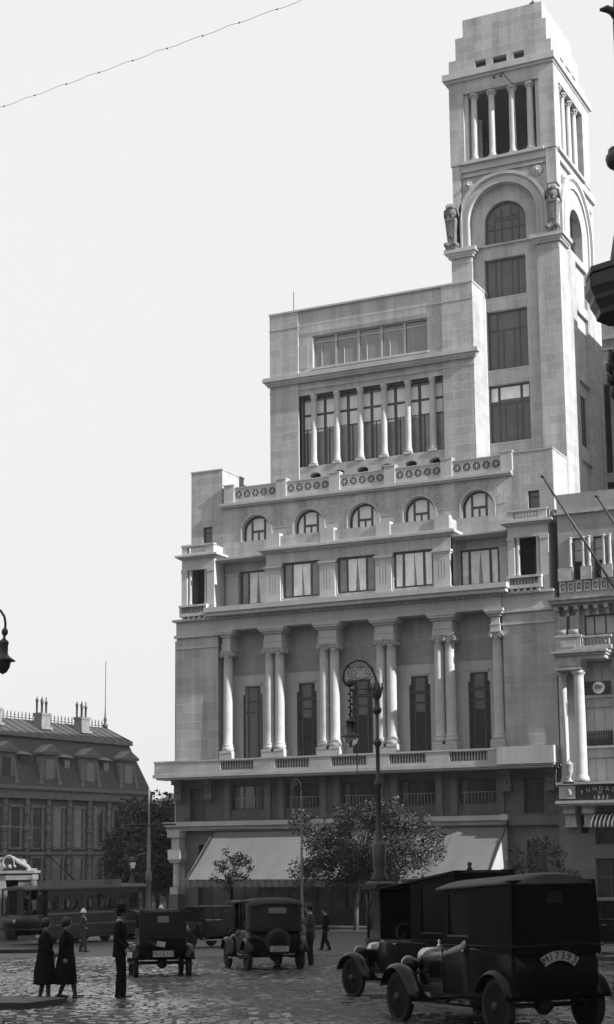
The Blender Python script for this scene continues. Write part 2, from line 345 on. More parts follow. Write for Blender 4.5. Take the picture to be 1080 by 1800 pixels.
for k, x in enumerate([-51.98]+GRP+[-32.78]):
    xs = [x-.375, x+.375] if 0 < k < 5 else [x]
    w2 = .78 if len(xs) > 1 else .42
    for xc in xs: column(xc, 95.12, 7.22, 14.0, .34)
    b = MB(); b.box(x-w2-.06, x+w2+.06, 94.68, 95.8, 6.62, 7.08); part(b, 'column_pedestal', 'trim')
    b = MB(); b.box(x-w2+.1, x+w2-.1, 94.78, 96.05, 14.0, 14.4); b.box(x-w2+.07, x+w2-.07, 94.75, 96.05, 14.4, 14.46); b.box(x-w2+.14, x+w2-.14, 94.82, 96.05, 14.46, 14.95)
    b.box(x-w2+.02, x+w2-.02, 94.7, 96.05, 14.95, 15.1); b.box(x-w2-.12, x+w2+.12, 94.55, 96.05, 15.1, 15.24); b.box(x-w2-.2, x+w2+.2, 94.5, 96.05, 15.24, 15.42)
    part(b, 'entablature_block', 'trim')
b = MB(); b.box(-52.7, -32.35, 94.86, 96.6, 15.42, 16.2); part(b, 'architrave', 'trim')
dentils(-52.7, -32.3, 94.6, 94.86, 16.2, 16.38, .2)
b = MB(); b.box(-53.2, -31.8, 94.15, 96.6, 16.38, 16.62); b.box(-53.3, -31.7, 94.0, 96.6, 16.62, 16.95); part(b, 'cornice', 'trim')

# --- third storey
hl = [R(x-1.38, x+1.38, 17.3, 19.72) for x in BAY[1:4]]
b = MB(); b.wall(R(-49.05, -35.72, 16.95, 20.42), hl, 95.06, .4); b.box(-35.9, -35.72, 95.1, 96.6, 16.95, 20.42); part(b, 'third_storey_wall', 'ashlar_big')
hl = [R(-51.85, -49.1, 17.3, 19.7)]; b = MB(); b.wall(R(-53.0, -49.05, 16.95, 20.3), [R(-51.8, -49.15, 17.3, 19.7)], 96.5, .4); part(b, 'third_storey_wall', 'ashlar_big')
b = MB(); b.wall(R(-35.72, -31.9, 16.95, 20.3), [R(-35.6, -32.95, 17.3, 19.7)], 96.5, .4); part(b, 'third_storey_wall', 'ashlar_big')
for i, x in enumerate(BAY):
    y = 96.62 if i in (0, 4) else 95.26
    hw = 1.33 if i in (0, 4) else 1.38
    wd = .14
    cur = [(x-.62, x+.02, 17.35, 19.6, x-.62, x-.12+.1*(i % 2)), (x+.04, x+.62, 17.35, 19.6, x+.2, x+.62)]
    if i >= 3: cur += [(x-hw+.1, x-.8, 17.35, 19.6, x-hw+.1, x-.85), (x+.8, x+hw-.1, 17.35, 19.6, x+.85, x+hw-.1)]
    window(x-hw, x+hw, 17.3, 19.71, y, wd, vs=[(x-.7, 17.3, 19.7), (x+.7, 17.3, 19.7)], curtains=cur, glass='glass3')
for x in [-48.46, -44.42, -40.38, -36.3]:
    b = MB(); b.wall(R(x-.56, x+.56, 17.18, 19.3), [R(x-.24+.2*k-.03, x-.24+.2*k+.03, 17.65, 18.9) for k in range(3)], 94.94, .13)
    b.box(x-.52, x+.52, 94.985, 95.07, 17.2, 19.28)
    b.box(x-.6, x+.6, 94.9, 95.4, 19.3, 19.42); b.box(x-.66, x+.66, 94.84, 95.4, 19.42, 19.56); b.box(x-.62, x+.62, 94.88, 95.2, 16.96, 17.18); part(b, 'pilaster', 'trim')
for x in (-52.3, -32.4):
    b = MB(); b.box(x-.45, x+.45, 96.36, 96.5, 17.2, 19.4); b.box(x-.5, x+.5, 96.3, 96.5, 19.4, 19.6); part(b, 'pilaster', 'trim')
cornice(-49.05, -35.7, 95.06, 20.42, 20.78, .42, 96.9, er=1, el=1)
cornice(-53.0, -49.2, 96.5, 20.3, 20.62, .35, 97, el=0, er=0); cornice(-35.2, -31.9, 96.5, 20.3, 20.62, .35, 97, el=0, er=0)
b = MB(); b.box(-49.0, -35.72, 95.1, 95.5, 20.78, 21.62); b.box(-35.95, -35.72, 95.5, 96.4, 20.78, 21.62); 
b.box(-53.0, -49.05, 96.3, 96.42, 20.62, 21.75); b.box(-35.7, -31.9, 96.3, 96.42, 20.62, 21.75); part(b, 'parapet', 'ashlar_big')
b = MB(); b.box(-49.2, -35.5, 94.95, 96.4, 20.775, 20.9); part(b, 'coping', 'trim')
for x in [-48.46, -44.42, -40.38, -36.25]:
    b = MB(); b.box(x-.5, x+.5, 94.98, 95.55, 20.9, 21.8); part(b, 'parapet_post', 'trim')
b = MB(); b.box(-52.9, -32, 95.1, 96.6, 20.35, 20.45); b.box(-52.9, -32, 95.2, 96.5, 16.9, 16.97); part(b, 'terrace_floor', 'plain')

# --- corner loggias
for x0, x1 in ((-55.55, -52.98), (-31.85, -29.2)):
    hl = [R(x0+.45, x1-.55, 17.3, 19.85)]
    b = MB(); b.wall(R(x0, x1, 16.4, 20.75), hl, 94.98, .4)
    b.box(x0, x0+.15, 95.38, 97.3, 16.4, 20.75); b.box(x1-.3, x1, 95.38, 96.4, 16.4, 20.75); b.box(x0, x1, 97.3, 97.4, 16.4, 20.75)
    b.box(x0-.03, x0+.42, 94.9, 94.99, 19.65, 19.9); b.box(x1-.55, x1+.03, 94.9, 94.99, 19.65, 19.9); b.box(x0, x0+.42, 94.94, 94.99, 17.3, 19.65); b.box(x1-.55, x1, 94.94, 94.99, 17.3, 19.65)
    part(b, 'loggia', 'trim')
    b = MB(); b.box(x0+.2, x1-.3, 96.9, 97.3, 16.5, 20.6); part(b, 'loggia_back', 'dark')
    window(x0+1.1, x1-.7, 17.3, 19.6, 96.8, .08, vs=[(x0+1.5, 17.3, 19.6)], hs=[(x0+1.1, x1-.7, 18.9)], glass='glass2')
    column(x0+.62, 95.15, 17.42, 19.85, .135, 10, kind='plain'); column(x1-.72, 95.15, 17.42, 19.85, .135, 10, kind='plain')
    b = MB(); b.wall(R(x0+.02, x1-.42, 16.55, 17.32), [R(x0+.2, x1-.6, 16.78, 17.2)], 94.6, .3); b.box(x0, x1-.4, 94.52, 94.95, 17.2, 17.34)
    for k in range(5): xx = x0+.3+k*.42; b.box(xx-.1, xx+.1, 94.65, 95.0, 16.32, 16.55)
    part(b, 'loggia_parapet', 'trim'); balustrade(x0+.2, x1-.6, 94.6, 94.9, 16.78, 17.2, 9)
    cornice(x0, x1, 94.98, 20.6, 20.88, .38, 96.5)
    b = MB(); b.wall(R(x0+.02, x1-.05, 20.88, 21.58), [R(x0+.4, x1-.6, 21.04, 21.44)], 94.95, .3); b.box(x0-.04, x1, 94.9, 95.3, 21.5, 21.62); b.box(x1-.35, x1-.05, 95.25, 96.4, 20.88, 21.5); part(b, 'loggia_parapet', 'trim')
    balustrade(x0+.4, x1-.6, 94.95, 95.25, 21.04, 21.44, 8)

# --- arched storey
hl = [ARC(x, 22.45, 1.12, 21.5) for x in BAY]
b = MB(); b.wall(R(-53.15, -31.85, 20.3, 24.25), hl, 96.4, .55); part(b, 'arched_wall', 'ashlar')
for x in BAY:
    for (ri, ro, yy) in ((1.12, 1.24, 96.34), (1.06, 1.12, 96.5)):
        outer = ARC(x, 22.45, ro, 21.5, 20); inner = ARC(x, 22.45, ri, 21.5, 20)
        pts = [outer[0], (x-ri, 21.5)]+list(reversed(inner[2:]))+[(x+ri, 21.5), outer[1]]+outer[2:]
        b = MB(); 
        arc_o = [(x+ro*cos(pi*i/20), 22.45+ro*sin(pi*i/20)) for i in range(21)]; arc_i = [(x+ri*cos(pi*i/20), 22.45+ri*sin(pi*i/20)) for i in range(21)]
        poly = [(x+ro, 21.5)]+arc_o+[(x-ro, 21.5), (x-ri, 21.5)]+arc_i[::-1]+[(x+ri, 21.5)]
        b.wall(poly, [], yy, .12); part(b, 'arch_moulding', 'trim')
    # voussoirs: fan of slightly proud wedge stones
    b = MB()
    for k in range(9):
        a = pi*(k+.5)/9; r0, r1 = 1.26, 1.78 if k % 2 else 2.0
        da = pi/9*.46
        b.wall([(x+r0*cos(a-da), 22.45+r0*sin(a-da)), (x+r1*cos(a-da*.95), min(24.2, 22.45+r1*sin(a-da*.95))), (x+r1*cos(a+da*.95), min(24.2, 22.45+r1*sin(a+da*.95))), (x+r0*cos(a+da), 22.45+r0*sin(a+da))], [], 96.375, .06)
    part(b, 'voussoirs', 'ashlar_big')
    f = MB(); yb = 96.75; rr = 1.06
    arc_o = [(x+rr*cos(pi*i/20), 22.45+rr*sin(pi*i/20)) for i in range(21)]; arc_i = [(x+(rr-.1)*cos(pi*i/20), 22.45+(rr-.1)*sin(pi*i/20)) for i in range(21)]
    f.wall([(x+rr, 21.5)]+arc_o+[(x-rr, 21.5), (x-rr+.1, 21.5)]+arc_i[::-1]+[(x+rr-.1, 21.5)], [], yb, .1)
    f.box(x-.56, x-.42, yb+.004, yb+.09, 21.5, 23.25); f.box(x+.42, x+.56, yb+.004, yb+.09, 21.5, 23.25); f.box(x-.42, x+.42, yb+.008, yb+.088, 22.4, 22.55); f.box(x-.06, x+.06, yb+.012, yb+.08, 21.5, 22.4)
    fo = part(f, 'window', 'frame')
    g = MB(); g.wall([(x-1.04, 21.5), (x+1.04, 21.5)]+[(x+1.04*cos(pi*i/20), 22.45+1.04*sin(pi*i/20)) for i in range(21)], [], yb+.05, .01); part(g, 'pane', 'white_blind', fo)
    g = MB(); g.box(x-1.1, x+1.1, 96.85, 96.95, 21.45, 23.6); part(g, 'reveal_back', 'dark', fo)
b = MB(); b.box(-53.15, -31.85, 96.15, 98.6, 24.25, 24.36); b.box(-53.15, -31.85, 96.05, 98.6, 24.36, 24.55); part(b, 'cornice', 'trim')
posts = [-52.5]+GRP+[-32.2]
for x in posts:
    b = MB(); b.box(x-.39, x+.39, 96.2, 96.7, 24.55, 25.8); b.box(x-.43, x+.43, 96.16, 96.74, 25.8, 25.88); part(b, 'parapet_post', 'trim')
def rosette(cx, cz, r):
    out = []
    for k in range(8):
        a = k*pi/4+pi/8; d = .33
        out.append([(cx+r*.14*cos(a), cz+r*.14*sin(a)), (cx+r*.92*cos(a-d), cz+r*.92*sin(a-d)), (cx+r*.98*cos(a+d), cz+r*.98*sin(a+d))])
    return out
for i in range(5):
    xa, xb = posts[i]+.39, posts[i+1]-.39; n = 5; hl = []; rr = (xb-xa)/n/2*.92; cz = 25.12
    for k in range(n):
        for h in rosette(xa+(k+.5)*(xb-xa)/n, cz, rr): hl.append(h)
        if k < n-1:
            for zz in (cz+rr*.78, cz-rr*.78):
                xm = xa+(k+1)*(xb-xa)/n; hl.append([(xm-.035, zz-.03), (xm+.035, zz-.03), (xm, zz+.05)])
    b = MB(); b.wall(R(xa, xb, 24.55, 25.58), hl, 96.3, .16); b.box(xa, xb, 96.26, 96.5, 25.58, 25.66); pp_ = part(b, 'pierced_parapet', 'trim'); b = MB(); b.box(xa, xb, 96.44, 96.5, 24.56, 25.57); part(b, 'parapet_backing', 'dark', pp_)  # dark plate added to paint the shade inside the pierced holes

# --- corner turrets
for x0, x1, zt, xs in ((-55.62, -53.13, 27.07, -54.3), (-31.86, -29.17, 25.7, -30.5)):
    b = MB(); b.wall(R(x0, x1, 20.3, zt), [R(xs-.38, xs+.38, 21.9, 23.1)], 96.4, .4); b.box(x0, x0+.3, 96.8, 99.3, 20.3, zt); b.box(x1-.3, x1, 96.8, 99.3, 20.3, zt); b.box(x0, x1, 99.3, 99.6, 20.3, zt)
    b.box(x0+.05, x1-.05, 96.6, 99.4, zt-.3, zt-.1); b.box(x0-.04, x1+.04, 96.36, 99.64, zt, zt+.1); part(b, 'turret', 'ashlar')
    window(xs-.38, xs+.38, 21.9, 23.1, 96.6, .09, hs=[(xs-.35, xs+.35, 22.7)])
b = MB(); b.box(-54.6, -53.2, 99.7, 104.0, 20.3, 26.7); part(b, 'roof_stair_housing', 'plain')
# block behind the terrace, and an added unseen tall block shading the mansard building
b = MB(); b.box(-55.9, -29.7, 99.6, 112, -4.9, 24.2); b.box(-50.2, -31.2, 112, 168, -4.9, 37); part(b, 'rear_block', 'ashlar')

# --- middle block
vents = [(-47.0+1.8*k) for k in range(6)]
hl = [R(-48.2, -37.3, 27.17, 32.34)]+[[(v-.42, 25.6), (v+.42, 25.6), (v+.42, 26.5), (v+.25, 26.64), (v, 26.7), (v-.25, 26.64), (v-.42, 26.5)] for v in vents]
b = MB(); b.wall(R(-48.2, -37.3, 24.3, 33.2), hl, 98.72, .4); b.wall(R(-48.2, -37.3, 33.2, 38.55), [R(-47.1, -38.4, 34.25, 36.6)], 98.72, .3)
part(b, 'middle_block_wall', 'ashlar_big')
b = MB(); b.box(-50.45, -48.2, 98.6, 104, 24.3, 38.55); b.box(-37.3, -35.05, 98.6, 104, 24.3, 38.55); part(b, 'corner_pier', 'ashlar')
b = MB(); b.box(-50.3, -35.2, 101, 111, 24.3, 38.4); part(b, 'roof_block', 'plain')
b = MB(); b.box(-50.5, -35.0, 98.55, 111, 38.55, 38.68); part(b, 'coping', 'trim')
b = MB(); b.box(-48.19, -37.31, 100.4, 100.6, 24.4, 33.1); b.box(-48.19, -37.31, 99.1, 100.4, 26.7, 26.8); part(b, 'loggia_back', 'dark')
cornice(-50.45, -35.05, 98.6, 33.25, 33.85, .42, 98.7); dentils(-50.6, -34.8, 98.38, 98.58, 33.22, 33.4, .16)
b = MB(); b.box(-50.5, -35.0, 98.57, 98.62, 32.75, 32.8); b.box(-50.5, -35, 98.57, 98.62, 37.4, 37.45); part(b, 'string_course', 'trim')
for k in range(6): 
    x = -47.16+1.79*k; column(x, 98.95, 27.3, 32.34, .23, 14, kind='plain', base=True)
for k in range(7):
    xa = -48.1+1.79*k-.14; xb = min(xa+1.788, -37.35); xa = max(xa, -48.15)
    if xb-xa < .5: continue
    z1 = 30.0 if k % 2 else 30.2
    window(xa, xb, 27.2, 32.3, 99.3, .11, vs=[(xa+.3, 27.2, 29.9)], hs=[(xa, xb, 29.95), (xa, xb, 31.0)], curtains=[(xa+.1, xb-.1, 29.75+.12*(k % 3), 30.9, xa+.1, xb-.1), (xa+.1, xb-.1, 31.1, 32.0, xa+.1, xb-.1)], glass='glass3', cur='white_blind')
b = MB(); b.box(-48.19, -37.31, 98.75, 99.5, 32.34, 32.5); b.box(-48.19, -37.31, 99.45, 99.65, 32.3, 33); part(b, 'loggia_ceiling', 'plain')
for k in range(6):
    x = -47.9+1.79*k+.3
    b = MB(); b.ball((x+.4, 98.95, 27.3), .14, 7, 5); b.ball((x+.6, 98.97, 27.27), .11, 7, 5); part(b, 'flower_pot', 'column')
# top storey glazed strip: five blank panels
for k in range(5):
    xa = -47.1+1.74*k; xb = xa+1.74
    f = MB(); bars(f, xa+.01, xb-.01, 34.26, 36.59, 98.9, .08, .07, vs=[(xa+.62, 34.26, 36.1, .03)], hs=[(xa+.06, xb-.06, 36.15)]); fo = part(f, 'window', 'column')
    g = MB(); g.box(xa+.085, xa+.14, 98.925, 98.94, 34.34, 36.5); g.box(xa+.14, xb-.09, 98.925, 98.94, 36.43, 36.5); part(g, 'gasket', 'frame', fo)  # dark strips painted in as shadow lines beside the mullions
    g = MB(); g.box(xa+.03, xb-.03, 98.945, 98.96, 34.3, 36.55); part(g, 'pane', 'frosted', fo)
b = MB(); b.box(-47.2, -38.3, 98.62, 98.72, 34.1, 34.24); part(b, 'sill', 'trim')
for xa, xb in ((-48.15, -47.45), (-38.0, -37.35)):
    b = MB(); b.box(xa, xb, 98.69, 98.73, 34.3, 36.0); part(b, 'wall_panel', 'plain')
b = MB(); b.tube([(-48.9, 99.4, 38.6), (-48.9, 99.4, 40.4)], .03, 5); part(b, 'lightning_rod', 'iron')

# --- tower
TX0, TX1, TY0, TY1 = -37.35, -29.56, 101.0, 111.0
sid = SIDE(-29.56)
b = MB()
b.box(TX0, -35.85, TY0, TY1, 24, 41.4); part(b, 'tower_pier', 'ashlar')
b = MB(); b.box(-31.15, TX1, TY0, 104.5, 15, 41.4); part(b, 'tower_pier', 'ashlar')
b = MB(); hl = [R(-35.1, -32.13, 27.9, 31.97), R(-35.1, -32.13, 33.04, 37.25), R(-35.1, -32.13, 38.2, 41.0)]
b.wall(R(-35.85, -31.15, 24, 42.1), hl, 101.45, .5); part(b, 'tower_bay_wall', 'ashlar')
for i, (z0, z1) in enumerate(((27.9, 31.97), (33.04, 37.25), (38.2, 41.0))):
    xm = -33.61; zt = z0+(z1-z0)*.68
    vs = [(xm-.78, z0, z1, .13), (xm+.82, z0, z1, .13), (xm-.38, z0, zt, .09), (xm+.42, z0, zt, .09)] if i < 2 else [(xm-.78, z0, z1, .13), (xm+.82, z0, z1, .13), (xm-.38, z0, z1, .09), (xm+.42, z0, z1, .09)]
    hs = [(-35.1, -32.13, zt)] if i < 2 else []
    cur = [(-34.3, -32.9, z1-1.0, z1-.15, -34.3, -32.9), (-35.0, -34.5, z1-1.1, z1-.15, -35.0, -34.5), (-32.7, -32.2, z1-1.0, z1-.15, -32.7, -32.2)] if i == 0 else []
    window(-35.1, -32.13, z0, z1, 101.75, .13, vs=vs, hs=hs, glass='glass2', curtains=cur)
    b = MB(); b.box(-35.15, -32.1, 101.42, 101.5, z0-.12, z0-.01); part(b, 'sill', 'trim')
# side face of the tower shaft (recessed panels, windows)
b = MB(sid); b.wall([(104.5, 15), (111, 15), (111, 41.4), (104.5, 41.4)], [R(104.75, 107.5, 27.9, 32.6), R(104.75, 107.5, 33.5, 37.6), R(104.75, 107.5, 38.3, 41.15), R(104.75, 107.4, 20, 26.9)], 0.0, .35); b.box(108.9, 109.0, -.02, 0, 15, 41.2); part(b, 'tower_side_wall', 'ashlar')
b = MB(sid); b.wall(R(104.6, 107.6, 19.5, 41.3), [R(104.95, 106.9, 28.1, 31.7)], .22, .15); part(b, 'side_panel', 'ashlar')
window(104.95, 106.9, 28.1, 31.7, .3, .12, vs=[(105.6, 28.1, 31.7), (106.2, 28.1, 31.7)], glass='glass', Mx=sid)
# imposts
for x0, x1, el in ((-37.35, -35.85, 1), (-31.15, -29.56, 1)):
    cornice(x0, x1, 101.0, 41.35, 41.95, .42, 102.8)
    dentils(x0-.2, x1+.2, 100.78, 101.0, 41.3, 41.52, .19)
    b = MB()
    for k in range(9): xx = x0+.1+k*(x1-x0-.2)/8; b.box(xx-.05, xx+.05, 100.95, 101.0, 40.9, 41.25)
    part(b, 'fluted_band', 'trim')
b = MB(sid); dentils(101.0, 102.8, -.2, 0, 41.3, 41.52, .19, Mx=sid)
# arch stage
hole = ARC(-33.62, 43.75, 1.5, 42.2, 20)
b = MB(); b.wall([(-36.1, 42.0)]+[(-31.15, 42.0)]+[(-33.62+2.47*cos(pi*i/20), 43.9+2.47*sin(pi*i/20)) for i in range(21)], [hole], 101.75, .5); part(b, 'arch_tympanum', 'ashlar_big')
big = [(-36.1, 41.95), (-31.14, 41.95)]+[(-33.62+2.48*cos(pi*i/24), 43.9+2.48*sin(pi*i/24)) for i in range(25)]
b = MB(); b.wall(R(-37.1, -29.85, 41.9, 47.6), [[(-36.1, 41.96), (-31.14, 41.96)]+big[2:]], 101.25, .55); b.box(-37.1, -36.6, 101.8, 110.5, 41.4, 47.6)
b.box(-37.1, -29.9, 110.3, 110.8, 41.4, 47.6); b.box(-37, -29.9, 102.9, 103.1, 41.4, 47.6); part(b, 'arch_stage_wall', 'ashlar_big')
def archivolt(xc, zc, Mx, yf, zb, s_=1.0):
    for ri, ro, y0, y1 in ((2.48*s_, 2.62*s_, yf-.12, yf+.05), (2.62*s_, 2.95*s_, yf-.06, yf+.05), (3.06*s_, 3.3*s_, yf-.2, yf+.05)):
        ao = [(xc+ro*cos(pi*i/28), zc+ro*sin(pi*i/28)) for i in range(29)]; ai = [(xc+ri*cos(pi*i/28), zc+ri*sin(pi*i/28)) for i in range(29)]
        b = MB(Mx); b.wall([(xc+ro, zb)]+ao+[(xc-ro, zb), (xc-ri, zb)]+ai[::-1]+[(xc+ri, zb)], [], y0, y1-y0); part(b, 'archivolt', 'trim')
    b = MB(Mx); n = int(70*s_)
    for i in range(n+1):
        a = pi*i/n; b.box(xc+3.0*s_*cos(a)-.045, xc+3.0*s_*cos(a)+.045, yf-.14, yf+.02, zc+3.0*s_*sin(a)-.045, zc+3.0*s_*sin(a)+.045)
    for sx in (-1, 1):
        z = zb+.1
        while z < zc-.05: b.box(xc+sx*3.0*s_-.045, xc+sx*3.0*s_+.045, yf-.14, yf+.02, z, z+.09); z += .14
    part(b, 'bead_course', 'trim')
archivolt(-33.62, 43.9, None, 101.25, 42.0)
b = MB()
xm = -33.62
f = MB(); ro, ri = 1.5, 1.36; yb = 102.0
ao = [(xm+ro*cos(pi*i/20), 43.75+ro*sin(pi*i/20)) for i in range(21)]; ai = [(xm+ri*cos(pi*i/20), 43.75+ri*sin(pi*i/20)) for i in range(21)]
f.wall([(xm+ro, 42.2)]+ao+[(xm-ro, 42.2), (xm-ri, 42.2)]+ai[::-1]+[(xm+ri, 42.2)], [], yb, .1); f.box(xm-1.36, xm+1.36, yb+.003, yb+.09, 42.2, 42.34)
for dx in (-.85, -.35, .4, .9): f.box(xm+dx-.06, xm+dx+.06, yb+.006, yb+.09, 42.3, 44.9 if abs(dx) < .6 else 44.6)
for zz in (43.35, 43.95, 44.2): f.box(xm-(1.3 if zz < 43.5 else .9), xm+(1.3 if zz < 43.5 else .9), yb+.009, yb+.085, zz-.05, zz+.05)
fo = part(f, 'window', 'frame')
g = MB(); g.wall([(xm-1.4, 42.25), (xm+1.4, 42.25)]+[(xm+1.4*cos(pi*i/20), 43.75+1.4*sin(pi*i/20)) for i in range(21)], [], yb+.05, .01); part(g, 'pane', 'glass2', fo)
# side arch
yc = 106.1
b = MB(sid); b.wall(R(101.35, 110.8, 41.4, 47.6), [ARC(yc, 43.85, 1.55, 42.0, 20)], .25, .6); part(b, 'arch_stage_wall', 'ashlar_big')
archivolt(yc, 43.9, sid, .25, 41.6, 1.18)
g = MB(sid); g.wall([(yc-1.6, 41.95), (yc+1.6, 41.95)]+[(yc+1.6*cos(pi*i/20), 43.85+1.6*sin(pi*i/20)) for i in range(21)], [], .8, .02); fo = part(g, 'pane', 'glass'); fo.name = 'window'
f = MB(sid)
for dx in (-.8, 0, .8): f.box(yc+dx-.07, yc+dx+.07, .68, .79, 41.95, 45.1)
f.box(yc-1.5, yc+1.5, .70, .78, 43.5, 43.62); part(f, 'frame', 'frame', fo)
# rosettes
def disc(cx, cz, Mx, yf):
    b = MB(Mx)
    for r0, yy in ((.4, -.04), (.3, -.1), (.2, -.06)):
        ao = [(cx+r0*cos(2*pi*i/20), cz+r0*sin(2*pi*i/20)) for i in range(20)]; b.wall(ao, [], yf+yy-.02*r0, -yy+.02)
    b.ball((cx, yf-.16, cz), .13, 8, 6)
    for k in range(8): b.ball((cx+.22*cos(k*pi/4), yf-.12, cz+.22*sin(k*pi/4)), .065, 6, 4)
    part(b, 'rosette', 'trim')
disc(-36.0, 46.6, None, 101.2); disc(-31.0, 46.75, None, 101.2); disc(102.9, 46.6, sid, .25); disc(109.6, 46.5, sid, .25)
# upper corner strips
b = MB(); b.box(-37.15, -36.55, 101.05, 102, 42, 48.1); b.box(-30.3, -29.6, 101.05, 102, 45.6, 48.1); b.box(-30.05, -29.75, 101.1, 102, 41.9, 45.6); part(b, 'corner_strip', 'ashlar_big')
b = MB(); b.box(-36.5, -30.4, 101.08, 101.26, 47.2, 47.3); b.box(-37.1, -29.62, 101.12, 111, 47.6, 48.16); part(b, 'string_course', 'trim')
b = MB(); b.box(-36.4, -30.4, 100.86, 101.2, 48.1, 48.3); part(b, 'sill', 'trim'); b = MB(sid); b.box(101.5, 107.9, -.14, .2, 48.1, 48.3); part(b, 'sill', 'trim')
# carved corner figures on scrolled pedestals
def herm(x, y, z, s_=1.0):
    b = MB(); b.box(x-.42*s_, x+.42*s_, y-.38, y+.38, z, z+.16)
    b.hexa((x-.42*s_, x+.42*s_, y-.36, y+.36), (x-.28*s_, x+.28*s_, y-.26, y+.26), z+.16, z+.6); b.hexa((x-.28*s_, x+.28*s_, y-.26, y+.26), (x-.42*s_, x+.42*s_, y-.36, y+.36), z+.6, z+2.1)
    b.box(x-.42*s_, x+.42*s_, y-.4, y+.4, z+2.1, z+2.28)
    for sx in (-1, 1):
        b.tube([(x+sx*.3, y-.4, z+.35), (x+sx*.3, y+.4, z+.35)], .2, 8); b.tube([(x+sx*.33, y-.44, z+.35), (x+sx*.33, y-.3, z+.35)], .11, 8)
    b.box(x-.12, x+.12, y-.36, y-.2, z+.9, z+2.0)
    part(b, 'carved_pedestal', 'carved', label='scrolled stone pedestal at the tower corner')
    c = MB(); c.ball((x, y, z+2.72), .42, 10, 8, (1.1, 1.0, 1.0)); c.ball((x+.02, y-.2, z+3.12), .3, 10, 8, (1.15, 1.1, .85)); c.tube([(x-.02, y-.42, z+3.2), (x-.12, y-.6, z+3.02), (x-.16, y-.62, z+2.86)], [.13, .09, .03], 7)
    for sx in (-1, 1):
        for k in range(5): c.tube([(x+sx*.2, y+.05*k-.1, z+3.05-.08*k), (x+sx*.46, y+.1*k-.1, z+2.95-.12*k), (x+sx*.52, y+.12*k-.08, z+2.45-.08*k)], [.08, .09, .03], 6)
        c.tube([(x+sx*.14, y-.2, z+2.5), (x+sx*.16, y-.36, z+2.3)], [.1, .07], 6)
    part(c, 'carved_eagle', 'carved', label='stone bird carved above the tower corner pedestal')
herm(-37.25, 100.95, 41.95, .9); herm(-29.9, 100.95, 41.95, .9)
# --- open loggia at the tower top
def colset(Mx, x0, x1, xs, yf, tag_):
    for x in xs: column(x, yf+.35, 48.42, 53.38, .235, 14, kind='corinth', Mx=Mx)
b = MB(); b.box(-37.24, -36.18, 101.0, 102.0, 48.16, 53.4); part(b, 'loggia_pier', 'ashlar')
b = MB(); b.box(-30.66, -29.56, 101.0, 102.2, 48.16, 53.4); part(b, 'loggia_pier', 'ashlar')
b = MB(); b.box(-37.24, -36.18, 107.95, 109.6, 48.16, 53.4); b.box(-30.66, -29.56, 107.95, 109.6, 48.16, 53.4); part(b, 'loggia_pier', 'ashlar')
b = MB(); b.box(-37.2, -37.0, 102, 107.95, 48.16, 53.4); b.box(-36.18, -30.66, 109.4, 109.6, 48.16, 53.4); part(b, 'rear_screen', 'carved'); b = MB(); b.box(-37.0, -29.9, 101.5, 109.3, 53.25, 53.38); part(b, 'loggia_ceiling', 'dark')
b = MB(); b.box(-36.2, -35.9, 101.2, 101.5, 48.2, 53.39); b.box(-30.95, -30.64, 101.2, 101.5, 48.2, 53.39); part(b, 'jamb_pilaster', 'trim')
colset(None, 0, 0, [-35.5, -34.2, -32.7, -31.4], 101.0, 'f'); colset(sid, 0, 0, [102.85, 104.0, 105.4, 106.85], .02, 's')
for x in (-36.6,): 
    column(x+.1, 103.4, 48.42, 53.38, .235, 10, kind='plain'); column(x+.1, 105.2, 48.42, 53.38, .235, 10, kind='plain')
b = MB(); b.box(-37.0, -29.8, 101.2, 109.5, 48.16, 48.2); part(b, 'loggia_floor', 'plain')
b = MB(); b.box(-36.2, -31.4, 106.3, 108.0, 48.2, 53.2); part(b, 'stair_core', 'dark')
b = MB(); b.box(-37.24, TX1, 101.0, 109.6, 53.4, 54.34); part(b, 'loggia_lintel', 'ashlar_big')
b = MB(); b.box(-37.42, -29.5, 100.82, 109.75, 54.34, 54.52); b.box(-37.6, -29.36, 100.62, 110.0, 54.52, 54.98); part(b, 'cornice', 'trim')
b = MB(); hl = [R(-35.22, -34.41, 55.12, 55.7), R(-33.92, -32.88, 55.12, 55.7), R(-32.4, -31.6, 55.12, 55.7)]
b.wall([(-37.2, 54.98), (-29.64, 54.98), (-29.64, 56.1), (-29.96, 56.1), (-29.96, 57.72), (-30.22, 57.72), (-30.22, 59.0), (-36.08, 59.0), (-36.08, 57.72), (-36.66, 57.72), (-36.66, 56.08), (-37.2, 56.08)], hl, 101.0, .4)
part(b, 'attic_front', 'ashlar')
b = MB(); b.box(-37.2, -37.0, 101.4, 109.3, 54.98, 56.08); b.box(-36.65, -29.952, 101.03, 108.8, 56.08, 57.71); b.box(-36.07, -30.212, 101.03, 108.0, 57.72, 59.0); part(b, 'attic_block', 'ashlar')
b = MB(sid); b.wall(R(101.42, 109.3, 54.98, 56.1), [R(103.1, 103.9, 55.12, 55.7), R(104.45, 105.55, 55.12, 55.7), R(106.1, 106.9, 55.12, 55.7)], .09, .35); part(b, 'attic_side', 'ashlar')
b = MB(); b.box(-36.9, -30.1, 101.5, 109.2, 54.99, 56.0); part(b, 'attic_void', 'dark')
b = MB(); b.lathe((-30.9, 101.2, 58.98), [(.22, 0), (.26, .1), (.1, .2), (.04, .3), (.03, 2.2)], 10); part(b, 'finial', 'iron')
b = MB(); b.tube([(-33.4, 100.9, 54.6), (-32.4, 100.85, 53.2)], .03, 4); b.box(-33.9, -33.75, 100.94, 101.0, 54.05, 54.25); b.box(-33.4, -33.25, 100.94, 101, 54.05, 54.25); part(b, 'cable_bracket', 'iron')
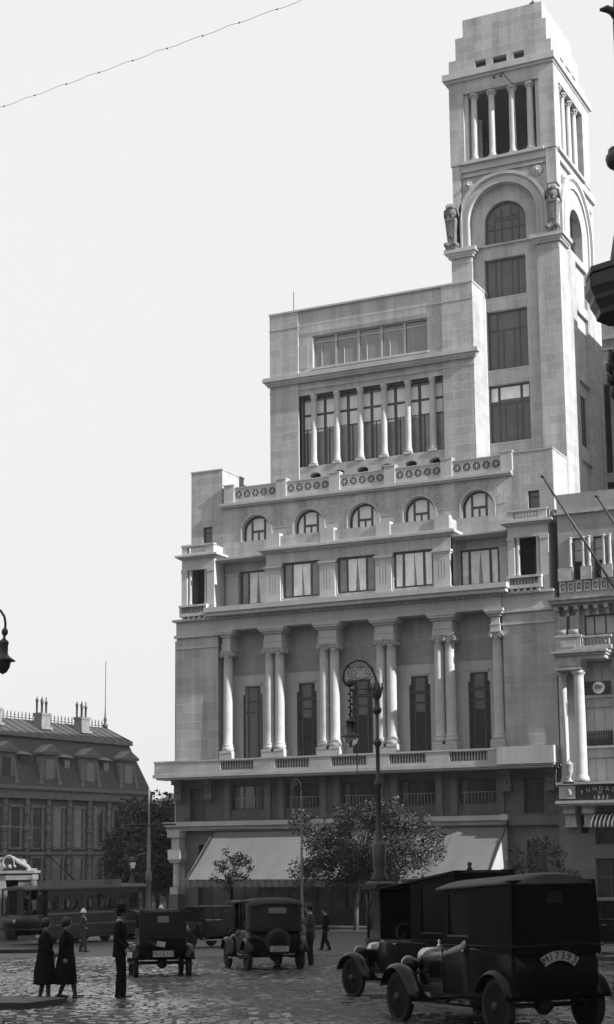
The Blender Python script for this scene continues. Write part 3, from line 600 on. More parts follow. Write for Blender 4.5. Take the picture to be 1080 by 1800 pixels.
# rear wing seen past the tower
b = MB(); b.wall(R(-31.0, -20.0, 15, 41.5), [R(-30.55, -29.9, 28.0, 34.8), R(-30.5, -29.85, 22, 27.3)], 114.0, .5); b.box(-31, -20, 114.5, 124, 15, 41.4); part(b, 'rear_wing', 'ashlar')
b = MB(); b.box(-31.05, -20, 113.8, 114.0, 38.2, 38.5); b.box(-31.05, -20, 113.85, 114, 37.4, 37.5); b.box(-29.8, -20, 113.75, 114.0, 35.0, 35.4); part(b, 'string_course', 'trim')
b = MB(); b.box(-30.6, -29.8, 114.45, 114.49, 21.9, 34.9); part(b, 'window', 'glass')

# --- awning over the pavement
b = MB(); ax0, ax1 = -52.85, -32.35; n = 84; m_ = 10
top = []; 
for j in range(m_+1):
    s_ = j/m_
    for i in range(n+1):
        x = ax0+(ax1-ax0)*i/n; sag = .10*sin(pi*s_)*(1+.25*sin(i*.21))+.018*s_*sin(i*1.15)+.012*s_*sin(i*.53+2)
        top.append((x, 94.8-3.9*s_, 2.0-3.22*s_-sag))
k = n+1; bot = [(p[0], p[1], p[2]-.02) for p in top]; fs = []; q = len(top)
for j in range(m_):
    for i in range(n): a = j*k+i; fs += [(a, a+1, a+k+1, a+k), (q+a, q+a+k, q+a+k+1, q+a+1)]
for i in range(n): fs += [(i, q+i, q+i+1, i+1)]
for j in range(m_): fs += [(j*k, (j+1)*k, q+(j+1)*k, q+j*k), (j*k+n, q+j*k+n, q+(j+1)*k+n, (j+1)*k+n)]
b.add(top+bot, fs, True)
M['canvas'] = mat('awning_canvas', .125, .9, .07, .5)
part(b, 'awning', 'canvas')
b = MB()
for i in range(n): x = ax0+(ax1-ax0)*i/n; b.box(x, x+(ax1-ax0)/n-.004, 90.86+.012*(i % 2), 90.885+.012*(i % 2), -1.68, -1.2)
part(b, 'awning_valance', mat('valance_canvas', .07, .9, .1))
b = MB(SIDE(-32.33)); b.wall([(90.95, -1.2), (91.1, -1.2), (94.75, -1.15), (94.75, 1.9)], [], 0, .015); part(b, 'awning_side_cloth', 'side_cloth')
b = MB()
for k in range(1, 12):
    x = ax0+(ax1-ax0)*k/12; b.tube([(x, 94.8-3.9*q/8, 2.0-3.22*q/8-.10*sin(pi*q/8)+.012) for q in range(9)], .011, 4)
part(b, 'awning_seam', 'shade')
b = MB(); b.box(ax0, ax1, 94.6, 95.0, 1.9, 2.02); b.tube([(ax1, 94.7, 1.98), (ax1, 90.9, -1.22)], .05, 6); b.tube([(ax0, 94.7, 1.98), (ax0, 90.9, -1.22)], .05, 6); b.tube([(ax0, 90.9, -1.24), (ax1, 90.9, -1.24)], .04, 6)
b.tube([(ax1+.03, 94.7, 2.05), (ax1+.03, 94.7, -1.3)], .03, 5); part(b, 'awning_frame', 'frame')
b = MB(); b.box(-32.6, -32.2, 94.3, 94.56, 2.25, 2.62); part(b, 'belt_end_stop', 'column')
# ---------------------------------------------------------------- ground
FH = Vector((-sin(YAW), cos(YAW))); RH = Vector((cos(YAW), sin(YAW)))
GP = [(-80, .3), (-20, -1.1), (0, -1.72), (31, -2.63), (63, -3.58), (75, -3.85), (95, -4.1), (105, -4.22), (135, -4.5), (3000, -4.5)]
def gzd(d):
    for (a, za), (b_, zb) in zip(GP, GP[1:]):
        if d <= b_: return za+(zb-za)*(d-a)/(b_-a)
    return GP[-1][1]
def gz(x, y): return gzd(x*FH[0]+y*FH[1])
def LD(l, d): p = RH*l+FH*d; return (p[0], p[1])
def sheet(name, ls, ds, dz, m, kind='structure', skip=None):
    b = MB(); vs = []
    for d in ds:
        for l in ls: x, y = LD(l, d); vs.append((x, y, gzd(d)+dz))
    n = len(ls); b.add(vs, [(j*n+i, j*n+i+1, (j+1)*n+i+1, (j+1)*n+i) for j in range(len(ds)-1) for i in range(n-1)], True)
    return tag(b.build(name, m, fixn=False), kind=kind)
def cobble():
    m = bpy.data.materials.new('wet_granite_setts'); m.use_nodes = True; t = m.node_tree; N = t.nodes.new; L = t.links.new; b = t.nodes['Principled BSDF']
    tc = N('ShaderNodeTexCoord'); mp = N('ShaderNodeMapping'); mp.inputs['Rotation'].default_value = (0, 0, -.22); L(tc.outputs['Object'], mp.inputs[0])
    nd = N('ShaderNodeTexNoise'); nd.inputs['Scale'].default_value = 1.6; nd.inputs['Detail'].default_value = 3; L(mp.outputs[0], nd.inputs['Vector'])
    vm = N('ShaderNodeVectorMath'); vm.operation = 'MULTIPLY_ADD'; vm.inputs[1].default_value = (.16, .16, 0); L(nd.outputs['Color'], vm.inputs[0]); L(mp.outputs[0], vm.inputs[2])
    br = N('ShaderNodeTexBrick'); L(vm.outputs[0], br.inputs['Vector']); br.inputs['Scale'].default_value = 1; br.inputs['Brick Width'].default_value = .24; br.inputs['Row Height'].default_value = .15
    br.inputs['Mortar Size'].default_value = .022; br.inputs['Mortar Smooth'].default_value = .9
    br.inputs['Color1'].default_value = (.026,)*3+(1,); br.inputs['Color2'].default_value = (.05,)*3+(1,); br.inputs['Mortar'].default_value = (.014,)*3+(1,); L(br.outputs[0], b.inputs['Base Color'])
    big = N('ShaderNodeTexNoise'); big.inputs['Scale'].default_value = .5; big.inputs['Detail'].default_value = 7; L(tc.outputs['Object'], big.inputs['Vector'])
    ws = N('ShaderNodeTexVoronoi'); ws.inputs['Scale'].default_value = 5.5; L(vm.outputs[0], ws.inputs['Vector'])
    rr = N('ShaderNodeMapRange'); rr.inputs['From Min'].default_value = .38; rr.inputs['From Max'].default_value = .66; rr.inputs['To Min'].default_value = .10; rr.inputs['To Max'].default_value = .40; L(big.outputs[0], rr.inputs[0]); L(rr.outputs[0], b.inputs['Roughness'])
    b.inputs['Specular IOR Level'].default_value = .75; b.inputs['Coat Weight'].default_value = .0
    sub = N('ShaderNodeMath'); sub.operation = 'MULTIPLY_ADD'; L(br.outputs['Fac'], sub.inputs[0]); sub.inputs[1].default_value = -.25; 
    m2 = N('ShaderNodeMath'); m2.operation = 'MULTIPLY_ADD'; L(ws.outputs['Distance'], m2.inputs[0]); m2.inputs[1].default_value = -.55; L(big.outputs[0], m2.inputs[2]); L(m2.outputs[0], sub.inputs[2])
    bp = N('ShaderNodeBump'); bp.inputs['Distance'].default_value = .22; bp.inputs['Strength'].default_value = 1.0; L(sub.outputs[0], bp.inputs['Height']); L(bp.outputs[0], b.inputs['Normal'])
    return m
M['cobble'] = cobble()
M['asphalt'] = mat('smooth_damp_road', .06, .6, .25, 2.2, .02)
M['pave'] = mat('pavement_slabs', .07, .7, .2, 1.4, .01)
M['kerb'] = mat('granite_kerb', .035, .6, .25, 3, .01)
def rng(a, b, n): return [a+(b-a)*i/n for i in range(n+1)]
sheet('ground', [-1500, -300, -100, -40, -10, 20, 60, 150, 600, 1500], [-80, -20, 0, 31, 63, 75, 95, 105, 135, 300, 800, 2500], -.012, M['cobble'])
sheet('road', rng(-60, 60, 20), [61.5, 63, 75, 95, 105, 135], -.004, M['asphalt'])
# pavement at the foot of the buildings, with a kerb step
b = MB()
for i in range(12):
    x0 = -62+i*4.0; x1 = x0+4.0; zz = min(gz(x0, 88.5), gz(x1, 88.5))
    vs = []
    for x in (x0, x1):
        for y in (88.6, 95.3): vs += [(x, y, gz(x, y)+.13)]
    for x in (x0, x1):
        for y in (88.6, 95.3): vs += [(x, y, gz(x, y)-.6)]
    b.add(vs, [(0, 2, 3, 1), (4, 5, 7, 6), (0, 4, 6, 2), (1, 3, 7, 5)])
tag(b.build('pavement', M['pave']), kind='structure')
b = MB()
for i in range(30):
    x0 = -62+i*1.6; x1 = x0+1.58; b.hexa((x0, x1, 88.38, 88.597), (x0, x1, 88.38, 88.597), gz(x0, 88.5)-.5, gz(x0, 88.5)+.134)
tag(b.build('kerb', M['kerb']), kind='structure')
def island(name, pts, h=.14):
    """raised refuge: polygon in world x,y"""
    c = sum((Vector(p) for p in pts), Vector((0, 0)))/len(pts)
    inner = [tuple(Vector(p)+(c-Vector(p)).normalized()*.22) for p in pts]
    b = MB(); n = len(pts)
    b.add([(p[0], p[1], gz(*p)-.3) for p in pts]+[(p[0], p[1], gz(*p)+h) for p in pts], [tuple(range(n, 2*n))]+[(i, (i+1) % n, n+(i+1) % n, n+i) for i in range(n)])
    o = b.build('traffic_island', M['kerb']); tag(o, kind='structure')
    b = MB(); b.add([(p[0], p[1], gz(*p)+h+.004) for p in inner], [tuple(range(n))]); k = b.build('paving', M['pave'], fixn=False); k.parent = o
    return o
island('i', [(-17.15, 23.95), (-17.35, 25.5), (-17.75, 25.75), (-24.0, 24.6), (-24.3, 22.2)], .13)
island('i', [(-40.0, 55.5), (-39.6, 56.1), (-46, 56.4), (-46, 54.0)], .14)
island('i', [(-14.45, 50.2), (-13.8, 50.0), (-4, 53.5), (-4, 60.0), (-13.9, 58.0)], .15)
# tram rails
def rail(pts, name='tram_rail'):
    b = MB(); n = len(pts); vs = []
    for i, (x, y) in enumerate(pts):
        a = Vector(pts[max(i-1, 0)]); c = Vector(pts[min(i+1, n-1)]); t = (c-a).normalized(); q = Vector((-t.y, t.x))*.018
        vs += [(x+q.x, y+q.y, gz(x, y)+.004), (x-q.x, y-q.y, gz(x, y)+.004)]
    b.add(vs, [(2*i, 2*i+1, 2*i+3, 2*i+2) for i in range(n-1)])
    return tag(b.build(name, M['iron'], fixn=False), kind='structure')
def line(a, b_, n=12): return [(a[0]+(b_[0]-a[0])*i/n, a[1]+(b_[1]-a[1])*i/n) for i in range(n+1)]
rail(line((-15.95, 23.6), (-17.9, 29.0), 20))
rail(line((-45.2, 56), (-41.8, 78))); rail(line((-44.0, 56), (-40.6, 78)))

# ---------------------------------------------------------------- neighbouring insurance building
NB = thing('office_building', 'old stone office building with flagpoles and ornate balconies, cut by the right edge', 'building', (-22, 94, -4.3))
NOFF = Matrix.Translation((22, -94, 4.3))
def npart(mb, name, m, parent=None, label=None):
    mb.v = [tuple(NOFF @ Vector(p)) for p in mb.v]
    return mb.build(name, M[m] if isinstance(m, str) else m, NB if parent is None else parent, label)
def text_mesh(txt, size, mw, m, name, parent, ext=.008, align='CENTER', sx=1.0):
    cu = bpy.data.curves.new(name, 'FONT'); cu.body = txt; cu.size = size; cu.extrude = ext; cu.align_x = align; cu.align_y = 'CENTER'; cu.resolution_u = 2
    o = bpy.data.objects.new('tmp', cu); COL.objects.link(o); bpy.context.view_layer.update()
    me = bpy.data.meshes.new_from_object(o.evaluated_get(bpy.context.evaluated_depsgraph_get())); bpy.data.objects.remove(o)
    me.materials.clear(); me.materials.append(m); me.transform(mw @ Matrix.Diagonal((sx, 1, 1, 1)))
    r = bpy.data.objects.new(name, me); COL.objects.link(r); r.parent = parent; return r
UPR = Matrix(((1, 0, 0, 0), (0, 0, -1, 0), (0, 1, 0, 0), (0, 0, 0, 1)))   # text in x,z plane facing -y
XE = -14.0
bays = [(-26.55+3.4*i) for i in range(4)]
b = MB(); hl = []
for i, x in enumerate(bays): hl += [R(x-.75, x+1.0, 4.4, 11.7)]
b.wall(R(-28.85, XE, 4.2, 12.2), hl, 94.9, .4); npart(b, 'wall', 'nb')
b = MB(); hl = [R(x-.45, x+1.45, 13.3, 14.55) for x in bays]; b.wall(R(-28.85, XE, 12.2, 15.4), hl, 94.6, .4); npart(b, 'wall', 'nb')
hl = [R(x-.8, x-.25, 16.85, 19.45) for x in [-26.85+1.3*k for k in range(9)]]
b = MB(); b.wall(R(-28.6, XE, 15.6, 21.0), hl, 95.0, .4); b.box(-28.6, XE, 95.0, 95.4, 21.15, 22.3); npart(b, 'attic_wall', 'nb')
b = MB(); b.box(-28.75, XE, 94.8, 95.4, 21.0, 21.15); npart(b, 'string_course', 'nbtrim')
b = MB(); b.box(-28.6, XE, 95.6, 110, -4.8, 22.1); npart(b, 'rear_block', 'nb')
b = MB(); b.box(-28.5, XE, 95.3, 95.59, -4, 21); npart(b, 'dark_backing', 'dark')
for k in range(9):
    x = -26.85+1.3*k
    f = MB(); bars(f, x-.8, x-.25, 16.86, 19.44, 95.2, .06, .05, hs=[(x-.78, x-.3, 18.7), (x-.78, x-.3, 18.0)]); fo = npart(f, 'window', 'frame')
    g = MB(); g.box(x-.76, x-.3, 95.22, 95.23, 18.0, 19.4); npart(g, 'blind', 'blind', fo)
def ncol(cx, cy, z0, z1, r, m='column'):
    b = MB(); h = z1-z0; b.lathe((cx, cy, z0), [(r*1.3, 0), (r*1.3, .1*r/.2), (r*1.05, .2*r/.2), (r, .25*r/.2), (r*.98, h*.5), (r*.88, h-.25*r/.2), (r*.9, h-.2*r/.2), (r*1.1, h-.12*r/.2), (r*1.25, h-.1*r/.2), (r*1.25, h)], 14)
    return npart(b, 'column', m)
for xc in [-27.78]+[v for k in range(6) for v in (-26.98+1.3*k+.0, -26.6+1.3*k)]: ncol(xc, 94.9, 17.62, 19.5, .105)
for k in range(6): b = MB(); b.box(-27.15+1.3*k, -26.45+1.3*k, 94.72, 95.0, 16.8, 17.6); npart(b, 'plinth', 'nbtrim')
b = MB(); b.box(-28.6, -27.62, 94.78, 95, 16.8, 17.6); npart(b, 'plinth', 'nbtrim')
for k in range(16):
    x = -28.35+.83*k*1.0*.52*1.2
    b = MB(); b.wall(R(x-.2, x+.2, 16.1, 16.72), [R(x-.12, x+.12, 16.22, 16.62)], 94.86, .14); b.box(x-.07, x+.07, 94.93, 94.99, 16.3, 16.54); npart(b, 'parapet_panel', 'nbtrim')
b = MB(); b.box(-29.0, XE, 93.6, 95, 15.45, 15.62); b.box(-28.95, XE, 93.75, 95, 15.25, 15.45); b.box(-28.9, XE, 94.1, 95, 15.1, 15.25); npart(b, 'cornice', 'nbtrim')
for k in range(20):
    x = -28.55+.62*k; b = MB(); b.box(x-.13, x+.13, 93.95, 94.6, 14.86, 15.1); b.box(x-.1, x+.1, 94.3, 94.6, 14.5, 14.86); npart(b, 'modillion', 'nbtrim')
for x in (-28.25, -27.5):
    b = MB(); b.box(x-.26, x+.26, 94.2, 94.6, 13.65, 14.5)
    for k in range(3): b.box(x-.18+.13*k, x-.1+.13*k, 94.14, 94.2, 13.65, 14.45)
    b.tube([(x-.3, 94.05, 13.52), (x+.3, 94.05, 13.52)], .17, 10); b.box(x-.34, x+.34, 93.9, 94.6, 13.22, 13.36); npart(b, 'console', 'nbtrim')
for i, x in enumerate(bays):
    f = MB(); bars(f, x-.45, x+1.45, 13.3, 14.54, 94.75, .08, .08, vs=[(x+.15, 13.3, 14.5), (x+.85, 13.3, 14.5)]); fo = npart(f, 'window', 'frame')
    g = MB(); g.box(x-.4, x+1.4, 94.79, 94.8, 13.35, 14.5); npart(g, 'blind', 'blind', fo)
b = MB(); b.box(-28.5, -26.95, 93.5, 94.9, 12.3, 13.2); b.box(-28.55, -26.9, 93.45, 94.9, 13.1, 13.22)
b.box(-28.2, -27.3, 93.46, 93.5, 12.5, 12.9); npart(b, 'balcony_panel', 'nbtrim')
b = MB(); b.box(-26.93, -25.1, 93.55, 93.85, 13.02, 13.16); b.box(-26.93, -25.1, 93.55, 93.85, 12.3, 12.55); npart(b, 'balcony_rail', 'nbtrim')
b = MB()
for k in range(8): b.lathe((-26.8+.22*k, 93.7, 12.55), [(.07, 0), (.04, .08), (.08, .2), (.035, .38), (.07, .47)], 7)
npart(b, 'balustrade', 'nbtrim')
b = MB(); b.box(-28.75, -25.3, 93.2, 94.9, 12.12, 12.28); b.box(-28.65, -25.4, 93.35, 94.9, 11.98, 12.12); b.box(-28.6, -25.5, 93.5, 94.9, 11.75, 11.98); npart(b, 'balcony_slab', 'nbtrim')
b = MB(); b.box(-28.5, -27.0, 93.45, 94.9, 11.25, 11.75); b.box(-28.6, -26.95, 93.35, 94.9, 11.12, 11.25); b.box(-28.25, -27.15, 93.4, 93.45, 11.35, 11.62); npart(b, 'entablature', 'nbtrim')
ncol(-28.45, 94.5, 4.45, 11.1, .26); ncol(-27.25, 93.85, 4.45, 11.1, .34)
# glazed bay between the giant columns
for i, x in enumerate(bays):
    for (z0, z1) in ((4.45, 5.9), (7.5, 8.95), (10.5, 11.7)):
        f = MB(); bars(f, x-.75, x+1.0, z0, z1, 95.1, .08, .07, vs=[(x-.2, z0, z1), (x+.42, z0, z1)]); fo = npart(f, 'window', 'nbtrim')
        g = MB(); g.box(x-.7, x+.95, 95.14, 95.15, z0+.02, z1-.02); npart(g, 'curtain', 'blind', fo)
    b = MB(); b.box(x-.75, x+1.0, 94.98, 95.1, 9.65, 10.5); npart(b, 'dark_signboard', 'frame')
    b = MB(); b.box(x-.75, x+1, 94.98, 95.1, 6.6, 7.48); 
    for k in range(12): b.tube([(x-.7+k*.15, 94.94, 6.62), (x-.7+k*.15, 94.94, 7.45)], .02, 4)
    npart(b, 'iron_balcony', 'iron')
    b = MB(); b.box(x-.8, x+1.05, 94.85, 95.1, 9.5, 9.66); b.box(x-.8, x+1.05, 94.85, 95.1, 6.46, 6.6); b.box(x-.75, x+1, 95, 95.1, 8.95, 9.5); b.box(x-.75, x+1, 95, 95.1, 5.9, 6.46); npart(b, 'spandrel', 'nbtrim')
b = MB(); cx, cz = -26.15, 10.03; b.wall([(cx+.36*cos(2*pi*i/28), cz+.36*sin(2*pi*i/28)) for i in range(28)], [], 94.2, .05); sg = npart(b, 'round_sign', 'column', label='round white sign with a dark monogram')
b = MB(); b.tube([(cx+.375*cos(2*pi*i/28), 94.22, cz+.375*sin(2*pi*i/28)) for i in range(28)], .025, 5, closed=True); b.tube([(cx-.2, 94.25, cz+.34), (cx-.25, 94.4, 11.7)], .012, 4); b.tube([(cx+.2, 94.25, cz+.34), (cx+.25, 94.4, 11.7)], .012, 4); npart(b, 'sign_rim', 'iron', sg)
for k in range(3):
    text_mesh('P', .42, NOFF @ Matrix.Translation((cx-.15+.15*k, 94.19-.004*k, cz+.05-.04*k)) @ UPR, M['iron'], 'monogram_letter', sg)
# sign fascia
b = MB(); b.box(-28.6, XE, 93.5, 95.2, 3.3, 4.25); npart(b, 'fascia', 'dark')
b = MB(); b.box(-28.6, -27.6, 93.44, 93.5, 3.42, 4.2); b.ball((-27.95, 93.4, 3.8), .17, 8, 6, (1, .5, 1.3)); npart(b, 'fascia_block', 'nbtrim')
b = MB(); b.box(-28.75, XE, 93.3, 95.2, 4.25, 4.4); b.box(-28.75, XE, 93.15, 95.2, 3.12, 3.3); b.box(-28.6, XE, 93.3, 95.2, 3.0, 3.12); npart(b, 'ledge', 'nbtrim')
let = list('FUNDADO')
for k, c in enumerate(let):
    x = -27.18+.385*k; z = 3.70+.27*(1-((k-3)/3.6)**2); an = -(k-3)*.11*-1
    text_mesh(c, .34, NOFF @ Matrix.Translation((x, 93.44, z)) @ Matrix.Rotation(-an*-1 if False else (k-3)*.10, 4, 'Y') @ UPR, M['column'], 'fascia_letter', NB)
text_mesh('EN', .2, NOFF @ Matrix.Translation((-26.1, 93.44, 3.74)) @ UPR, M['column'], 'fascia_letters', NB)
text_mesh('1 8 5 3', .33, NOFF @ Matrix.Translation((-26.05, 93.44, 3.48)) @ UPR, M['column'], 'fascia_numerals', NB)
# urn
b = MB(); b.lathe((-27.95, 93.6, 4.4), [(.24, 0), (.24, .1), (.12, .16), (.09, .3), (.2, .5), (.25, .7), (.25, 1.0), (.28, 1.04), (.28, 1.08), (.12, 1.2), (.06, 1.3), (.0, 1.42)], 14); b.box(-28.28, -27.62, 93.3, 93.9, 4.3, 4.42); npart(b, 'stone_urn', 'nbtrim')
# ground floors
b = MB(); hl = [R(x-.2, x+1.5, .7, 2.5) for x in bays]+[R(x-.25, x+1.5, -4.6, -.1) for x in bays]+[R(-27.6, -27.15, 1.4, 2.45)]
b.wall(R(-28.95, XE, -5.2, 3.0), hl, 94.4, .4); b.box(-28.95, XE, 94.8, 94.9, -5.2, -5); npart(b, 'ground_floor_wall', 'granite_big')
for x in (-28.1, -26.95):
    b = MB(); b.box(x-.36, x+.36, 93.7, 94.4, 2.55, 3.0); b.box(x-.32, x+.32, 94.0, 94.4, 1.85, 2.55); b.box(x-.38, x+.38, 93.95, 94.4, 1.75, 1.85); npart(b, 'console', 'nbtrim')
for x in bays:
    f = MB(); bars(f, x-.2, x+1.5, .7, 2.5, 94.65, .08, .08, vs=[(x+.6, .7, 2.5)]); fo = npart(f, 'window', 'frame'); g = MB(); g.box(x-.15, x+1.45, 94.7, 94.71, .75, 2.45); npart(g, 'pane', 'glass', fo)
    f = MB(); bars(f, x-.25, x+1.5, -4.6, -.1, 94.65, .08, .1, vs=[(x+.6, -4.6, -.1)], hs=[(x-.2, x+1.4, -1.2)]); fo = npart(f, 'shop_door', 'frame'); g = MB(); g.box(x-.2, x+1.45, 94.7, 94.71, -4.5, -.2); npart(g, 'pane', 'glass', fo)
# scalloped striped awning over the first window
M['stripe'] = mat('white_canvas', .75, .9, .05)
b = MB(); vs = []; n = 24
for i in range(n+1):
    x = -26.75+2.0*i/n; r_ = .12*abs(sin(pi*i/2)) if i % 2 else 0
    vs += [(x, 94.35, 2.62), (x+.05, 93.95, 2.3+r_), (x, 93.6, 1.98+r_*.6), (x, 93.58, 1.68)]
b.add(vs, [(4*i+j, 4*i+4+j, 4*i+5+j, 4*i+1+j) for i in range(n) for j in range(3)]); npart(b, 'window_awning', 'frame')
for i in range(8):
    x = -26.68+.25*i; b = MB(); b.tube([(x+.1, 94.2, 2.52), (x+.03, 93.85, 2.38), (x-.03, 93.55, 2.02), (x-.06, 93.53, 1.72)], [.03, .05, .06, .05], 6); npart(b, 'awning_stripe', 'stripe')
# flagpoles leaning out from the parapet
def flagpole(tip, base, label):
    t = thing('flagpole', label, 'flagpole', base, 0, 'flagpoles on the office building'); tv = Vector(tip)-Vector(base)
    b = MB(); b.tube([(0, 0, 0), tv*.5, tv], [.09, .08, .055], 8); b.build('pole', M['iron'], t)
    b = MB(); b.ball(tuple(tv*1.01), .13, 8, 6, (1, 1, .7)); b.build('finial', M['iron'], t)
    b = MB(); b.tube([tuple(tv*.97+Vector((0, 0, -.05))), tuple(tv*.5+Vector((-.12, 0, -.45))), tuple(tv*.02+Vector((-.1, 0, -.3)))], .016, 4); b.build('halyard', M['frame'], t)
    b = MB(); b.box(-.2, .2, -.1, .3, -.25, .25); b.build('bracket', M['iron'], t)
flagpole((-28.0, 90.5, 22.4), (-24.35, 94.55, 14.95), 'long bare flagpole leaning left across the stone turret')
flagpole((-24.75, 90.5, 20.85), (-22.1, 94.55, 15.2), 'bare flagpole nearest the right edge of the photo')

# ---------------------------------------------------------------- off-camera street blocks that shade the square
def block(x0, x1, y0, y1, h, label):
    t = thing('street_block', label, 'building', ((x0+x1)/2, (y0+y1)/2, -3), 0); dx, dy = (x1-x0)/2, (y1-y0)/2
    b = MB(); b.box(-dx, dx, -dy, dy, -6, h); b.build('wall', M['nb'], t)
    b = MB(); b.box(-dx-.4, dx+.4, -dy-.4, dy+.4, h, h+.5); b.build('cornice', M['nbtrim'], t)
    b = MB()
    for z in range(1, int(h), 4):
        for k in range(int(2*dy//3)): b.box(-dx-.05, -dx+.02, -dy+1+3*k, -dy+2.3+3*k, z, z+2.3)
        for k in range(int(2*dx//3)): b.box(-dx+1+3*k, -dx+2.3+3*k, dy-.02, dy+.05, z, z+2.3)
    tag(b.build('windows', M['glass'], t), kind='stuff')
block(5.5, 24, 6, 79, 33.5, 'tall plain apartment block along the right side of the square, beyond the frame')  # added block, its height set by the shade it casts
block(-60, 4, -45, -24, 30, 'tall plain apartment block behind the viewer, beyond the frame')
block(-78, -41, -24, 42, 24, 'tall plain apartment block along the left side of the square, beyond the frame')
b = MB(); b.box(-17, -6, 102.5, 125, -4, 44); tag(b.build('rooftop_block', M['nb']), 'tall plain block standing behind the old office building, beyond the frame', 'building')
# ---------------------------------------------------------------- mansard-roofed building down the street
MO = Vector((-89.2, 145.7)); MD = Vector((-sin(rad(5.5)), -cos(rad(5.5))))      # facade runs from its far corner towards the viewer
MT = thing('mansard_building', 'long stone building with slate mansard roof, dormers and clustered chimneys, at the left edge', 'building', (MO.x, MO.y, -4.5), math.atan2(MD.y, MD.x))
# local frame: x along the facade towards the viewer, y = depth (away from the street = +y or -y), z up from ground
M['slate'] = mat('slate_roof', .045, .7, .2, 2.0, .02)
M['mwall'] = stone('rusticated_limestone', .10, 1.6, .8, .7, .03, .2)
M['mtrim'] = mat('sooty_limestone', .17, .9, .2, 2.0, .01)  # mansard stone darkened in the colour to stand for shade and haze
def mp(b, name, m, parent=None, label=None): return b.build(name, M[m] if isinstance(m, str) else m, parent or MT, label)
ML = 62.0; sgn = -1   # depth goes to local y<0 ... decided below
def my(y): return -y
ZC, ZB = 11.7, 16.6     # cornice, top of the steep slope
b = MB(SIDE(0)) if False else MB()
b.box(0, ML, -16, -.0, -1, ZC-1.2); mp(b, 'wall', 'mwall')
b = MB(); b.box(-.5, ML, -16.5, .5, ZC-.35, ZC); b.box(-.3, ML, -16.3, .3, ZC-1.2, ZC-.35); mp(b, 'cornice', 'mtrim')
b = MB(); b.add([(-.2, .2, ZC), (ML, .2, ZC), (ML, -16.2, ZC), (-.2, -16.2, ZC), (1.5, -1.5, ZB), (ML, -1.5, ZB), (ML, -14.5, ZB), (1.5, -14.5, ZB)], [(0, 1, 5, 4), (1, 2, 6, 5), (2, 3, 7, 6), (3, 0, 4, 7), (4, 5, 6, 7)]); mp(b, 'roof', 'slate')
b = MB(); b.box(1.2, ML, -14.8, -1.2, ZB-.1, ZB+.25); mp(b, 'roof_moulding', 'mtrim')
b = MB(); b.add([(1.2, -1.2, ZB+.25), (ML, -1.2, ZB+.25), (ML, -14.8, ZB+.25), (1.2, -14.8, ZB+.25), (1.6, -4.6, ZB+1.95), (ML, -4.6, ZB+1.95)], [(0, 1, 5, 4), (2, 3, 4, 5), (3, 0, 4), (1, 2, 5)])
for k in range(40): x = 1.6+k*1.3; b.tube([(x, -4.6, ZB+1.98), (x, -1.2, ZB+.3)], .035, 4)
for k in range(8): q = k/8; b.tube([(1.6, -4.6, ZB+1.98), (1.2, -1.2-13.6*q, ZB+.3)], .035, 4)
mp(b, 'upper_roof', 'slate')
b = MB()
for k in range(int((ML-6)/.55)):
    x = 1.6+.55*k; b.box(x-.03, x+.03, -4.63, -4.57, ZB+1.9, ZB+2.7); b.box(x-.12, x+.12, -4.62, -4.58, ZB+2.35, ZB+2.42)
b.box(1.6, ML, -4.63, -4.57, ZB+2.1, ZB+2.16); mp(b, 'ridge_cresting', 'iron')
b = MB(); b.lathe((1.6, -4.6, ZB+1.9), [(.25, 0), (.3, .3), (.12, .6), (.2, .9), (.1, 1.2), (.05, 2.0), (.03, 7.2)], 8); mp(b, 'roof_finial', 'iron')
for x in (7.7, 13.9, 21, 31.0):
    b = MB(); b.box(x-.7, x+.6, -3.3, -2.3, ZB-.2, ZB+2.5); b.box(x-.78, x+.68, -3.37, -2.23, ZB+2.3, ZB+2.55); b.box(x-.9, x+.8, -3.5, -2.1, ZB+.9, ZB+1.15); ch = mp(b, 'chimney', 'mtrim')
    for q, (dx, dy) in enumerate(((-.5, -2.6), (-.2, -2.9), (.12, -2.6), (.42, -3.0))):
        b = MB(); b.lathe((x+dx, dy-.1, ZB+2.55), [(.12, 0), (.11, .1), (.11, .9+.2*(q % 2)), (.15, .95+.2*(q % 2)), (.16, 1.15+.2*(q % 2)), (.06, 1.25+.2*(q % 2)), (.07, 1.5), (.02, 1.65)], 8); mp(b, 'chimney_pot', 'iron', ch)
